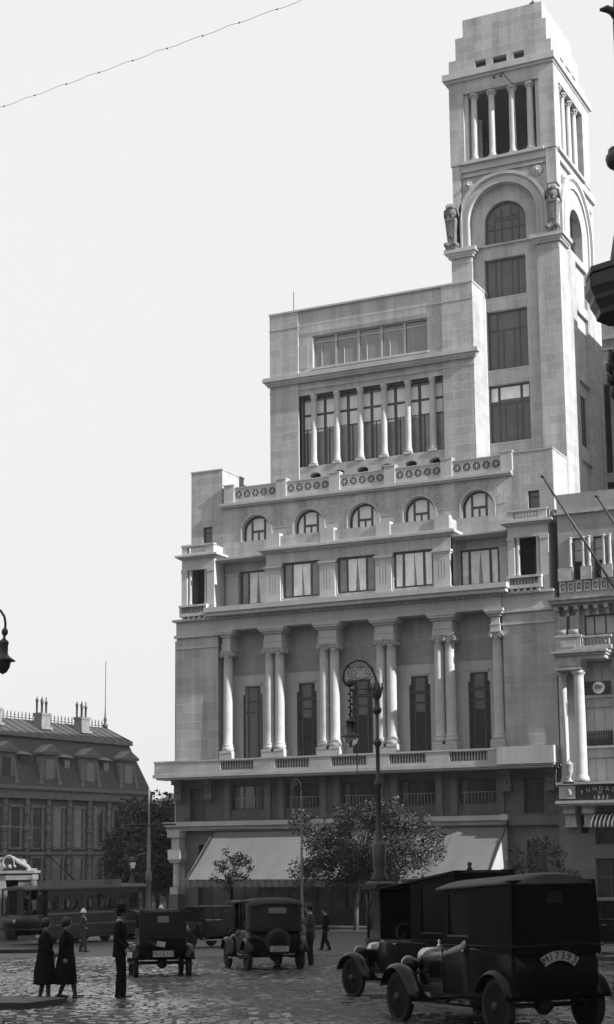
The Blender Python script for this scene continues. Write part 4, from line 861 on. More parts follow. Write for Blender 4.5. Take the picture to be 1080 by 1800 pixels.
# dormers: large stone ones and small ones in between
x = 3.4; k = 0
while x < ML-2:
    if k % 2 == 0:
        b = MB(); b.box(x-1.15, x+1.15, -1.6, -.1, ZC, ZC+3.3); d = mp(b, 'dormer', 'mtrim')
        b = MB(); b.add([(x-1.5, .25, ZC+3.3), (x+1.5, .25, ZC+3.3), (x, .25, ZC+4.1), (x-1.5, -2.4, ZC+3.3), (x+1.5, -2.4, ZC+3.3), (x, -2.4, ZC+4.1)], [(0, 1, 2), (3, 5, 4), (0, 2, 5, 3), (1, 4, 5, 2), (0, 3, 4, 1)]); b.box(x-1.45, x+1.45, -1.8, .2, ZC+3.1, ZC+3.3); mp(b, 'pediment', 'mtrim', d)
        b = MB(); b.box(x-.6, x+.6, -.12, -.06, ZC+.35, ZC+2.6); mp(b, 'window', 'glass', d)
        b = MB()
        for s_ in (-1, 1): b.hexa((x+s_*1.3-.22, x+s_*1.3+.22, -.9, .15), (x+s_*1.15-.1, x+s_*1.15+.1, -1.3, -.15), ZC, ZC+2.8); b.tube([(x+s_*1.45, -.2, ZC+.3), (x+s_*1.45, .1, ZC+.3)], .25, 8)
        mp(b, 'scroll_bracket', 'mtrim', d)
    else:
        b = MB(); b.box(x-.7, x+.7, -1.7, -.5, ZC+1.2, ZC+3.0); d = mp(b, 'dormer', 'slate')
        b = MB(); b.hexa((x-.95, x+.95, -2.0, -.3), (x-.4, x+.4, -2.4, -.9), ZC+3.0, ZC+3.35); mp(b, 'dormer_hood', 'mtrim', d)
        b = MB(); b.box(x-.4, x+.4, -.5, -.47, ZC+1.4, ZC+2.7); mp(b, 'window', 'glass', d)
    x += 3.1; k += 1
x = 2.2; k = 0
while x < ML-2:
    for z0, z1 in ((6.1, 9.4), (1.2, 4.6)):
        f = MB(); f.box(x-.95, x-.62, 0, .14, z0-.2, z1+.25); f.box(x+.62, x+.95, 0, .14, z0-.2, z1+.25); f.box(x-1.0, x+1.0, 0, .22, z1+.25, z1+.5); f.box(x-1.0, x+1.0, 0, .2, z0-.4, z0-.2); fo = mp(f, 'window', 'mtrim')
        g = MB(); g.box(x-.62, x+.62, .004, .03, z0-.2, z1+.25); mp(g, 'pane', 'glass', fo)
    b = MB()
    for q in range(13): b.box(x+1.18, x+1.78 if q % 2 else x+1.68, 0, .2, .2+.8*q, .92+.8*q)
    mp(b, 'banded_pier', 'mtrim')
    x += 3.1
b = MB(); b.box(-.2, ML, 0, .3, 5.2, 5.5); mp(b, 'string_course', 'mtrim')

# low building seen between the two
b = MB(); LB = thing('low_roofed_building', 'low distant building with a plain sloping roof between the mansard roof and the awning building', 'building', (-92, 172, -4.5))
b.box(-12, 30, -6, 8, -1, 10.2); b.build('wall', M['mwall'], LB)
b = MB(); b.add([(-12.5, -6.5, 10.2), (30, -6.5, 10.2), (30, 8.5, 10.2), (-12.5, 8.5, 10.2), (-9, 1, 13.2), (30, 1, 12.6)], [(0, 1, 5, 4), (2, 3, 4, 5), (3, 0, 4), (1, 2, 5), (0, 3, 2, 1)]); b.build('roof', M['slate'], LB)
for k in range(9):
    b = MB(); b.box(-10+4.2*k, -8.6+4.2*k, -6.1, -5.98, 5.5, 8.5); b.build('window', M['glass'], LB)

# ---------------------------------------------------------------- trees
def leafmat(name, v):
    m = mat(name, v, .65, .35, 1.1); b = m.node_tree.nodes['Principled BSDF']; b.inputs['Subsurface Weight'].default_value = 0
    return m
M['leaf'] = leafmat('green_foliage', .02); M['leaf2'] = leafmat('pale_foliage', .05); M['bark'] = mat('bark', .06, .9, .3, 6, .02)
def tree(name, label, x, y, z0, ht, th, crown, nclump, nleaf, ls, m='leaf', tr=.16, seed=1, group=None, cr=.55):
    """trunk + limbs + leaf clumps; crown = (cx,cy,cz, rx,ry,rz) relative to the foot"""
    rd = random.Random(seed); t = thing(name, label, 'tree', (x, y, z0), 0, group); cx, cy, cz, rx, ry, rz = crown
    tb = MB(); top = Vector((cx*.4, cy*.4, th)); lean = [Vector((0, 0, -.2)), Vector((cx*.1, .02, th*.5)), top, Vector((cx, cy, cz+rz*.35))]
    tb.tube(lean, [tr, tr*.8, tr*.66, tr*.12], 9)
    clumps = []
    for i in range(nclump):
        while True:
            p = Vector((rd.uniform(-1, 1), rd.uniform(-1, 1), rd.uniform(-1, 1)))
            if .25 < p.length < 1: break
        p = Vector((cx+p.x*rx, cy+p.y*ry, cz+p.z*rz*(1 if p.z > 0 else .85))); clumps.append((p, rd.uniform(.5, 1.25)*cr))
        st = lean[1].lerp(lean[3], rd.uniform(.35, .85)) if True else top
        st = top.lerp(lean[3], max(0, min(.8, (p.z-th)/(ht-th+.01)*.7)))
        mid = st.lerp(p, .5)+Vector((0, 0, -.12*(p-st).length)); tb.tube([st, mid, p], [tr*.34, tr*.2, tr*.06], 5)
    tb.build('trunk', M['bark'], t)
    vs = []; fs = []
    for (p, r) in clumps:
        for _ in range(int(nleaf*(r/cr)**2)):
            d = Vector((rd.gauss(0, 1), rd.gauss(0, 1), rd.gauss(0, .8)))
            q = p+d.normalized()*(r*rd.random()**.45)
            a = Vector((rd.gauss(0, 1), rd.gauss(0, 1), rd.gauss(0, .6))).normalized(); c = a.cross(Vector((rd.gauss(0, 1), rd.gauss(0, 1), rd.gauss(0, 1)))).normalized()
            s_ = ls*rd.uniform(.6, 1.3); i = len(vs); vs += [tuple(q-a*s_), tuple(q-c*s_*.5+a*.1*s_), tuple(q+a*s_), tuple(q+c*s_*.5+a*.1*s_)]; fs.append((i, i+1, i+2, i+3))
    l = MB(); l.v = vs; l.f = fs; l.sm = [False]*len(fs); l.build('crown', M[m], t, fixn=False)
    return t
tree('plane_tree', 'broad dark leafy tree in front of the middle of the awning', -39.3, 87.4, gz(-39.3, 87.4), 8.2, 2.8, (.5, 0, 4.75, 5.1, 3.2, 2.55), 64, 430, .10, tr=.17, seed=3, cr=.95)
tree('young_tree', 'slender young tree with thin airy crown before the left half of the awning', -40.75, 74.7, gz(-40.75, 74.7), 4.4, 1.9, (0, 0, 3.5, 1.15, 1.1, 1.1), 26, 60, .075, seed=5, tr=.055, cr=.32)
tree('young_tree', 'bushy pale sapling behind the nearest black car, right of the awning', -24.4, 76.5, gz(-24.4, 76.5), 4.8, 1.5, (-.1, 0, 3.2, 2.1, 1.6, 1.6), 40, 80, .09, m='leaf2', seed=8, tr=.06, cr=.42)
for i, (px_, d, h, r_, s_) in enumerate(((-14.6, 134, 7.6, 2.4, 11), (-11.6, 124, 9.4, 2.5, 12), (-13.6, 138, 10.8, 3.0, 13), (-10.4, 120, 7.2, 1.9, 14))):
    xx, yy = LD(px_, d)
    tree('street_tree', ['tall dim street tree beside the iron candelabra lamp', 'dim street tree left of the white tramway pole', 'tallest dim street tree under the mansard roof corner', 'dim street tree behind the corner pillar of the awning building'][i], xx, yy, gz(xx, yy), h, 3.2, (0, 0, h*.6, r_, r_*.9, h*.38), 34, 240, .2, tr=.2, seed=s_, group='street trees down the avenue', cr=1.25)

# ---------------------------------------------------------------- lamps
def lampglobe(b, c, r): b.ball(c, r, 14, 10)
M['globe'] = mat('clear_lamp_glass', .35, .08, .05, 1, 0, 0, .6); M['globe'].node_tree.nodes['Principled BSDF'].inputs['Transmission Weight'].default_value = .85
# tall arched street lamp on the carved pedestal
lx, ly = -22.2, 51.43; lz = gz(lx, ly)
T = thing('street_lamp', 'tall dark street lamp with scrolled arch arm and round glass bulb on stone pedestal', 'street lamp', (lx, ly, lz), YAW)
b = MB(); b.lathe((0, 0, 0), [(.62, 0), (.62, .12), (.52, .2), (.50, .55), (.54, .62), (.54, .72), (.46, .8), (.36, 1.0), (.36, 2.3), (.44, 2.4), (.52, 2.5), (.5, 2.56), (.34, 2.62)], 12); b.build('pedestal', M['slate'], T)
b = MB()
for k in range(4):
    a = k*pi/2+.3; b.ball((.4*cos(a), .4*sin(a), 1.3), .13, 8, 6, (1, 1, 2.6)); b.ball((.4*cos(a), .4*sin(a), 1.85), .11, 8, 6)
b.build('pedestal_figure', M['slate'], T)
b = MB(); b.lathe((0, 0, 2.6), [(.28, 0), (.3, .1), (.2, .3), (.24, .6), (.22, .7), (.26, 1.25), (.2, 1.3), (.12, 1.5), (.10, 2.2), (.085, 3.2), (.15, 3.3), (.15, 3.36), (.075, 3.5), (.065, 4.6), (.14, 4.72), (.14, 4.8), (.06, 4.9), (.055, 5.8)], 12)
b.lathe((0, 0, 8.35), [(.07, 0), (.13, .05), (.16, .12), (.16, .2), (.1, .26), (.08, .5), (.16, .62), (.2, .8), (.14, .95), (.09, 1.05), (.05, 1.2)], 12); b.tube([(0, 0, 8.5), (0, 0, 8.4)], .07, 8)
b.build('post', M['iron'], T)
cz0 = 8.95
N0 = len(bpy.data.objects)
b = MB(); arc = [(.0, 0, cz0), (-.02, 0, 9.35)]+[(-.47+.45*cos(a)*1.0, 0, 9.35+.56*sin(a)) for a in [i*pi/10 for i in range(11)]]
arc += [(-1.0, 0, 9.55-.12), (-1.12, 0, 9.2), (-1.08, 0, 8.98), (-.93, 0, 8.9)]
arc = [(0, 0, 8.9), (-.03, 0, 9.25), (-.16, 0, 9.6), (-.38, 0, 9.82), (-.66, 0, 9.88), (-.95, 0, 9.75), (-1.14, 0, 9.5), (-1.17, 0, 9.2), (-1.05, 0, 9.02), (-.9, 0, 8.98)]
b.tube(arc, [.055, .045, .04, .04, .04, .04, .05, .055, .06, .07], 8); b.ball((-.9, 0, 9.08), .14, 10, 7, (1, .7, 1)); b.ball((-1.0, 0, 9.68), .08, 8, 6)
b.tube([(-.05, 0, 8.86), (-.9, 0, 8.86)], .025, 6); b.tube([(-.25, 0, 8.99), (-.85, 0, 8.99)], .014, 5); b.build('arch_arm', M['iron'], T).location.z = .38
b = MB()
def spiral(b, cx, cz, r, turns, dirn, ph=0, rr=.012):
    n = int(turns*14); b.tube([(cx+dirn*r*(1-i/n*.8)*cos(ph+2*pi*turns*i/n), 0, cz+r*(1-i/n*.8)*sin(ph+2*pi*turns*i/n)) for i in range(n+1)], rr, 5)
spiral(b, -.82, 9.42, .19, 1.6, 1, 1.5, .014); spiral(b, -.3, 9.48, .15, 1.5, -1, 1.2, .014); spiral(b, -.56, 9.58, .12, 1.3, 1, 0); spiral(b, -.52, 9.1, .17, .55, 1, 0)
b.tube([(-.16, 0, 9.5), (-.25, 0, 9.3), (-.5, 0, 9.2), (-.75, 0, 9.26)], .012, 5)
for k in range(7): b.tube([(.05, 0, 9.5), (.22+.02*k, 0, 9.35-.07*k)], .008, 4) if k < 1 else None
b.tube([(-.12, 0, 9.6), (.26, 0, 9.2), (.1, 0, 8.75)], .009, 4); b.build('scrollwork', M['iron'], T).location.z = .38
b = MB()
for k in range(6): a = k*pi/3; b.tube([(.1*cos(a), .1*sin(a), 8.75), (.2*cos(a), .2*sin(a), 8.95), (.17*cos(a), .17*sin(a), 9.15)], [.05, .04, .015], 5)
b.build('leaf_collar', M['iron'], T).location.z = .3
b = MB(); b.tube([(-.93, 0, 9.4), (-.93, 0, 8.1)], .03, 6)
for k in range(9): b.ball((-.93+.045*(-1)**k, 0, 9.2-.12*k), .05, 6, 4)
b.tube([(-.93, 0, 8.6), (-.75, 0, 8.1), (-.72, 0, 7.0), (-.73, 0, 5.6), (-.7, 0, 5.1), (-.6, 0, 4.75), (-.4, 0, 4.45), (-.15, 0, 4.25)], .018, 5); b.build('lamp_cable', M['iron'], T)
b = MB(); b.lathe((-.93, 0, 7.58), [(.33, 0), (.33, .02), (.2, .1), (.155, .16), (.15, .48), (.19, .5), (.19, .56), (.1, .6), (.03, .68)], 16)
b.tube([(-1.15, 0, 7.55), (-1.2, 0, 7.85), (-1.0, 0, 8.1)], .01, 4); b.build('lamp_housing', M['iron'], T)
b = MB(); lampglobe(b, (-.93, 0, 7.49), .265); b.build('globe', M['globe'], T)
b = MB(); b.lathe((-.93, 0, 7.2), [(.03, 0), (.05, .08), (.03, .25)], 8); b.build('bulb', M['blind'], T)
# slender crook-topped lamp
lx, ly = -38.7, 79.05; T = thing('street_lamp', 'slender pale street lamp with a crook top rising out of the broad tree', 'street lamp', (lx, ly, gz(lx, ly)), YAW)
H = 4.32-gz(lx, ly)
b = MB(); b.lathe((0, 0, 0), [(.2, 0), (.2, .6), (.12, .8), (.08, 1.2), (.055, 4.5), (.08, 4.6), (.045, 4.7), (.04, H-1.2), (.07, H-1.1), (.035, H-1.0), (.03, H-.6)], 8); b.build('post', M['mtrim'], T)
b = MB(); b.tube([(0, 0, H-.62), (-.02, 0, H-.3), (-.12, 0, H-.06), (-.27, 0, H), (-.42, 0, H-.1), (-.5, 0, H-.35), (-.48, 0, H-.6)], .032, 6); spiral(b, -.3, H-.28, .13, 1.3, 1, 0, .018); b.build('crook_arm', M['mtrim'], T)
b = MB(); b.tube([(-.42, 0, H-.6), (-.42, 0, H-1.5)], .02, 5); b.tube([(-.3, 0, H-.6), (-.28, 0, H-2.6), (-.1, 0, H-3.0)], .014, 4); b.build('lamp_cable', M['iron'], T)
b = MB(); b.lathe((-.42, 0, H-1.9), [(.17, 0), (.1, .08), (.08, .3), (.03, .4)], 10); b.ball((-.42, 0, H-1.98), .12, 10, 7); b.build('lantern', M['globe'], T)
# hanging lamp entering from the left
T = thing('street_lamp', 'black street lamp on a curved arm hanging against the sky at the left edge', 'street lamp', (-26.35, 31.8, gz(-26.35, 31.8)), YAW)
zr = -gz(-26.35, 31.8)+.38
hx = 2.24
b = MB(); b.lathe((0, 0, 0), [(.3, 0), (.3, .8), (.14, 1.0), (.09, 3), (.07, zr+5.0)], 10); b.build('post', M['iron'], T)
b = MB(); b.tube([(0, 0, zr+4.9), (.1, 0, zr+5.5), (.6, 0, zr+5.95), (1.3, 0, zr+6.05)]+[(1.84+.42*sin(a), 0, zr+5.6+.42*cos(a)) for a in (0, .4, .8, 1.2, 1.57)]+[(2.26, 0, zr+5.45)], .032, 8); b.ball((hx+.01, 0, zr+5.36), .085, 10, 7, (1, 1, 1.25)); b.tube([(hx, 0, zr+5.3), (hx, 0, zr+5.05)], .035, 6); b.build('arch_arm', M['iron'], T)
b = MB(); b.lathe((hx-.01, 0, zr+4.62), [(.31, .0), (.2, .08), (.13, .14), (.11, .2), (.115, .42), (.13, .44), (.12, .5), (.03, .58)], 16); b.build('lamp_housing', M['iron'], T)
b = MB(); b.lathe((hx-.02, 0, zr+4.28), [(0, 0), (.1, .06), (.17, .17), (.2, .3), (.2, .35)], 14); b.build('globe', M['darkstone'], T)
# candelabra lantern beyond the tram
lx, ly = -45.34, 72.49; T = thing('candelabra_lamp', 'old iron candelabra lamp with a crowned lantern behind the tram', 'street lamp', (lx, ly, gz(lx, ly)), YAW); H = .26-gz(lx, ly)
b = MB(); b.lathe((0, 0, 0), [(.35, 0), (.35, .7), (.2, .9), (.12, 1.2), (.1, 2.0), (.16, 2.1), (.24, 2.5), (.2, 2.9), (.1, 3.1), (.08, H-.8), (.14, H-.7)], 10)
for s_ in (-1, 1): b.tube([(0, 0, 2.2), (s_*.3, 0, 2.4), (s_*.28, 0, 2.8), (s_*.1, 0, 2.9)], .05, 6)
b.build('post', M['iron'], T)
b = MB(); b.lathe((0, 0, H-.62), [(.12, 0), (.2, .35)], 6, smooth=False); b.build('lantern', M['globe'], T)
b = MB(); b.lathe((0, 0, H-.27), [(.26, 0), (.27, .06), (.17, .1), (.12, .2), (.03, .27)], 10)
for k in range(8): b.ball((.24*cos(k*pi/4), .24*sin(k*pi/4), H-.17), .045, 5, 4)
b.build('lantern_crown', M['iron'], T)
# tramway pole with cross arm
lx, ly = -43.0, 70.3; T = thing('tramway_pole', 'pale tramway pole with a cross arm standing behind the tram', 'pole', (lx, ly, gz(lx, ly)), YAW); H = 3.67-gz(lx, ly)
b = MB(); b.lathe((0, 0, 0), [(.2, 0), (.2, .5), (.12, .6), (.11, 2.9), (.16, 2.95), (.16, 3.4), (.1, 3.45), (.08, 5.6), (.05, 5.65), (.045, H)], 10); b.build('post', M['mtrim'], T)
b = MB(); z = 1.82-gz(lx, ly); b.tube([(-1.3, 0, z), (1.35, 0, z)], .055, 6)
for s_ in (-1, 1): b.tube([(s_*.1, 0, z-.8), (s_*.5, 0, z-.55), (s_*.75, 0, z-.05)], .022, 5); b.lathe((s_*.55, 0, z-.35), [(.02, .3), (.09, .2), (.09, .05), (.03, 0)], 8)
b.build('cross_arm', M['iron'], T)
# festoon cable over the square, with clips
p0, p1 = Vector((-18.48, 24.39, 14.86)), Vector((-11.23, 23.45, 14.85)); dv = (p1-p0)
T = thing('overhead_cable', 'thin sagging cable with small clips crossing the sky at upper left', 'cable', tuple(p0))
b = MB(); pts = []; ts = [-1.05+.0325*i for i in range(100)]
def cab(t): return dv*t+Vector((0, 0, -.035*abs(sin(t*pi*8.9+.4))))
b.tube([cab(t) for t in ts], .0045, 4); b.build('wire', M['frame'], T)
for k in range(28):
    t = -1.0+(k)*.1123+.005
    b = MB(); b.ball(tuple(cab(t)), .017, 6, 4); b.build('clip', M['iron'], T)
b = MB(); z1_ = .45; w0 = Vector((-45.2, 68, 1.75)); b.tube([(-47.5, 50, 1.9), (-45.6, 66, 1.6), (-43.7, 78, 1.7), (-41, 95, 1.9)], .018, 4); tag(b.build('tram_wire', M['iron']), 'thin tramway contact wire running over the tram roof', 'cable')
# big bronze candelabrum at the right edge, close to the viewer
T = thing('ornate_lamp_standard', 'huge dark bronze lamp standard with carved brackets, cut by the right edge', 'street lamp', (-3.72, 14.9, gz(-3.72, 14.9)), YAW); zb = -gz(-3.72, 14.9)
b = MB(); b.lathe((0, 0, 0), [(.5, 0), (.5, .5), (.3, .7), (.2, 1.2), (.13, 2.0), (.1, 3.2), (.1, zb+1.3), (.24, zb+1.45), (.27, zb+1.75), (.22, zb+2.0), (.1, zb+2.15), (.085, zb+3.6), (.09, zb+4.2), (.12, zb+4.35), (.09, zb+4.45), (.1, zb+4.95), (.13, zb+5.1)], 14); b.build('post', M['darkstone'], T)
b = MB()   # leafy collar below the bracket box
for j, (zz, rr) in enumerate(((4.3, .12), (4.42, .16), (4.55, .185), (4.68, .19), (4.8, .16))):
    for k in range(10):
        a = 2*pi*(k+.5*(j % 2))/10; b.tube([(rr*.6*cos(a), rr*.6*sin(a), zb+zz-.05), (rr*cos(a), rr*sin(a), zb+zz+.02), (rr*1.12*cos(a), rr*1.12*sin(a), zb+zz+.07)], [.05, .035, .006], 5)
b.build('leaf_collar', M['darkstone'], T)
b = MB()   # octagonal moulded box
b.lathe((0, 0, zb+5.19), [(.12, 0), (.29, .0), (.30, .05), (.35, .14), (.355, .18), (.395, .26), (.40, .36), (.36, .365), (.36, .40), (.385, .41), (.38, .47), (.2, .475)], 8, pi/8, pi/8+2*pi, smooth=False); b.build('bracket_box', M['darkstone'], T)
b = MB(); b.lathe((.04, 0, zb+5.67), [(.14, 0), (.17, .12), (.13, .35), (.06, .5), (.05, .75), (.08, .85), (.1, 1.05), (.1, 1.2), (.06, 1.35), (.045, 1.6), (.045, 2.6), (.03, 2.9)], 12); b.build('upper_post', M['darkstone'], T)
b = MB()   # figure heads / leaf arms pointing out
b.ball((.0, 0, zb+6.82), .12, 12, 8, (1.15, 1, .95)); b.ball((-.05, 0, zb+6.90), .06, 10, 6); b.ball((.04, -.08, zb+6.55), .1, 10, 8, (1, 1, 1.6)); b.build('carved_bust', M['darkstone'], T)
b = MB(); b.tube([(.1, 0, zb+8.2), (.0, 0, zb+8.40), (-.06, 0, zb+8.43), (-.13, 0, zb+8.42)], [.03, .045, .04, .015], 8); b.build('leaf_arm', M['darkstone'], T)

# ---------------------------------------------------------------- stone kiosk with scrolled pediment (left edge)
kx, ky = -51.2, 69.7; T = thing('stone_gate_pavilion', 'banded stone pavilion with a curling white scroll pediment at the left edge', 'pavilion', (kx, ky, gz(kx, ky)), YAW); zk = -gz(kx, ky)
b = MB()
for k in range(9): b.box(-1.35, -.02-.02*(k % 2), -.5, 1.4, .42*k-.3, .42*k+.10); b.box(-1.33, -.05, -.47, 1.38, .42*k+.10, .42*k+.12)
b.build('banded_pier', M['mtrim'], T)
b = MB()
for k in range(3): b.box(.62, 1.3-.02*(k % 2), -.4, 1.3, 2.6+.36*k, 2.94+.36*k)
b.box(.65, 1.28, -.38, 1.28, -.3, 2.6); b.build('side_pier', M['mtrim'], T)
b = MB(); b.box(-1.5, 1.45, -.6, 1.5, zk-.56, zk-.42); b.box(-1.4, 1.35, -.5, 1.4, zk-.9, zk-.56); b.build('entablature', M['mtrim'], T)
b = MB(); b.box(-.0, .65, .2, .3, -.3, zk-.9); b.build('dark_opening', M['dark'], T)
M['scroll'] = mat('pale_carved_stone', .2, .7, .08, 3)
b = MB(); ring = [(.1+.29*cos(a), -.5, zk-.02+.36*sin(a)) for a in [i*pi/9-.5 for i in range(13)]]; b.tube(ring, [.03, .04, .05, .06, .07, .07, .06, .05, .04, .04, .05, .06, .06], 8)
b.ball((.16, -.5, zk-.22), .12, 10, 8); b.ball((-.17, -.5, zk-.18), .09, 8, 6); b.ball((.42, -.5, zk-.2), .09, 8, 6)
sw = [(.12, zk+.33, .05), (.35, zk+.24, .09), (.6, zk+.0, .14), (.85, zk-.12, .15), (1.1, zk-.25, .13), (1.22, zk-.38, .10), (1.15, zk-.5, .07)]
b.tube([(p[0], -.45, p[1]) for p in sw], [p[2] for p in sw], 8); b.ball((1.12, -.48, zk-.42), .13, 8, 6)
b.build('scroll_pediment', M['scroll'], T)
b = MB(); b.wall([(-1.3, zk-.42), (1.25, zk-.42), (.55, zk+.18), (-.1, zk+.3), (-.8, zk+.2)], [], -.3, .8); b.ball((.75, .1, zk-.02), .2, 8, 6); b.build('pediment_back', M['mtrim'], T)
# ---------------------------------------------------------------- vehicles
def paint(name, v, rough=.25):
    m = mat(name, v, rough, .25, 4, 0, 0, .5); b = m.node_tree.nodes['Principled BSDF']; b.inputs['Coat Weight'].default_value = .05; b.inputs['Coat Roughness'].default_value = .2; b.inputs['Specular IOR Level'].default_value = .18
    return m
M['black_paint'] = paint('black_coach_paint', .004, .22); M['grey_paint'] = paint('dark_grey_coach_paint', .012, .45); M['leather'] = mat('black_leather_hood', .010, .75, .3, 4, .01)
M['tyre'] = mat('tyre_rubber', .022, .85, .3, 8, .003); M['wood_rim'] = mat('wheel_spoke_paint', .018, .6, .2); M['nickel'] = mat('nickel_plate', .45, .22, .1, 3, 0, 1.0); M['plate'] = mat('number_plate_white', .42, .6, .15, 6); M['carglass'] = mat('car_glass', .012, .15, .2, 3, 0, 0, .3)
M['roofcloth'] = mat('dusty_roof_cloth', .05, .7, .3, 3, .004); M['seat'] = mat('seat_leather', .02, .7, .2)
WHM = lambda x, y, z: Matrix.Translation((x, y, z)) @ Matrix.Rotation(pi/2, 4, 'X')
def wheel(T, x, y, r=.38, w=.11, name='wheel', steer=0, spokes=12):
    Mx = Matrix.Translation((x, y, r)) @ Matrix.Rotation(steer, 4, 'Z') @ Matrix.Rotation(pi/2, 4, 'X')
    b = MB(Mx); h = w/2
    b.lathe((0, 0, 0), [(.055, -.08), (.075, -.06), (.075, .06), (.055, .08)], 12)
    for k in range(spokes): a = 2*pi*k/spokes; b.tube([(.05*cos(a), .05*sin(a), 0), ((r-.07)*cos(a), (r-.07)*sin(a), 0)], [.026, .016], 5)
    b.lathe((0, 0, 0), [(r-.10, -h*.7), (r-.065, -h*.7), (r-.065, h*.7), (r-.10, h*.7), (r-.10, -h*.7)], 28)
    o = b.build(name, M['wood_rim'], T)
    b = MB(Mx); b.lathe((0, 0, 0), [(r-.07, -h*.7), (r-.03, -h), (r-.005, -h*.6), (r, 0), (r-.005, h*.6), (r-.03, h), (r-.07, h*.7), (r-.07, -h*.7)], 28); b.build('tyre', M['tyre'], o)
    return o
def fender(T, x, y, r, w=.27, a0=-8, a1=150, R0=None, flare=0, m='black_paint', tail=None):
    """mudguard arch over a wheel; tail = (x,z) the sheet runs down to (running board)"""
    R0 = R0 or r+.08; rows = []; n = 16
    path = [(x+R0*cos(rad(a0+(a1-a0)*i/n)), r+R0*sin(rad(a0+(a1-a0)*i/n))) for i in range(n+1)]
    if tail: path.append(((path[-1][0]+tail[0])/2, path[-1][1]*.45+tail[1]*.55-.02)); path.append(tail)
    b = MB(); vs = []; k = 7
    for j, (px, pz) in enumerate(path):
        q = path[min(j+1, len(path)-1)]; p = path[max(j-1, 0)]; tx, tz = q[0]-p[0], q[1]-p[1]; L = math.hypot(tx, tz) or 1; nx, nz = tz/L, -tx/L
        if (px-x)*nx+(pz-r)*nz < 0: nx, nz = -nx, -nz
        for i in range(k): u = i/(k-1)*2-1; c = .045*(1-u*u)-.02*max(0, abs(u)-.8)*5; vs.append((px+nx*c, y+u*w/2, pz+nz*c))
    n2 = len(vs); inn = []
    for j, (px, pz) in enumerate(path):
        for i in range(k): v = vs[j*k+i]; dx, dz = x-v[0], r-v[2]; L = math.hypot(dx, dz) or 1; inn.append((v[0]+dx/L*.012, v[1], v[2]+dz/L*.012))
    fs = []
    for j in range(len(path)-1):
        for i in range(k-1): a = j*k+i; fs += [(a, a+1, a+k+1, a+k), (n2+a, n2+a+k, n2+a+k+1, n2+a+1)]
        fs += [(j*k, (j+1)*k, n2+(j+1)*k, n2+j*k), (j*k+k-1, n2+j*k+k-1, n2+(j+1)*k+k-1, (j+1)*k+k-1)]
    for j in (0, len(path)-1): 
        for i in range(k-1): a = j*k+i; fs.append((a, n2+a, n2+a+1, a+1))
    b.add(vs+inn, fs, True); return b.build('mudguard', M[m], T)
def ringyz(x, hw, z0, z1, r, n=4, tuck=0):
    out = []; r = min(r, hw*.95, (z1-z0)*.48)
    for (cy, cz, a0) in ((hw-r, z1-r, 0), (-hw+r, z1-r, 90), (-hw+r, z0+r, 180), (hw-r, z0+r, 270)):
        for i in range(n+1):
            a = rad(a0+90*i/n); yy = cy+r*cos(a); zz = cz+r*sin(a); yy *= 1-tuck*max(0, (z1-zz)/(z1-z0)); out.append((x, yy, zz))
    return out
def headlight(T, x, y, z, r=.13, side=1):
    Mx = Matrix.Translation((x, y, z)) @ Matrix.Rotation(pi/2, 4, 'Y'); b = MB(Mx)
    b.lathe((0, 0, 0), [(.02, -.17), (.07, -.15), (.11*r/.13, -.08), (r*.95, -.01), (r, .01), (r, .04), (r*.9, .045)], 14); o = b.build('headlight', M['black_paint'], T)
    b = MB(Mx); b.lathe((0, 0, 0), [(r*.96, .035), (r*1.04, .04), (r*1.04, .06), (r*.9, .065)], 16); b.build('rim', M['nickel'], o)
    b = MB(Mx); b.lathe((0, 0, 0), [(r*.9, .04), (r*.5, .07), (0, .08)], 14); b.build('lens', M['plate'], o)
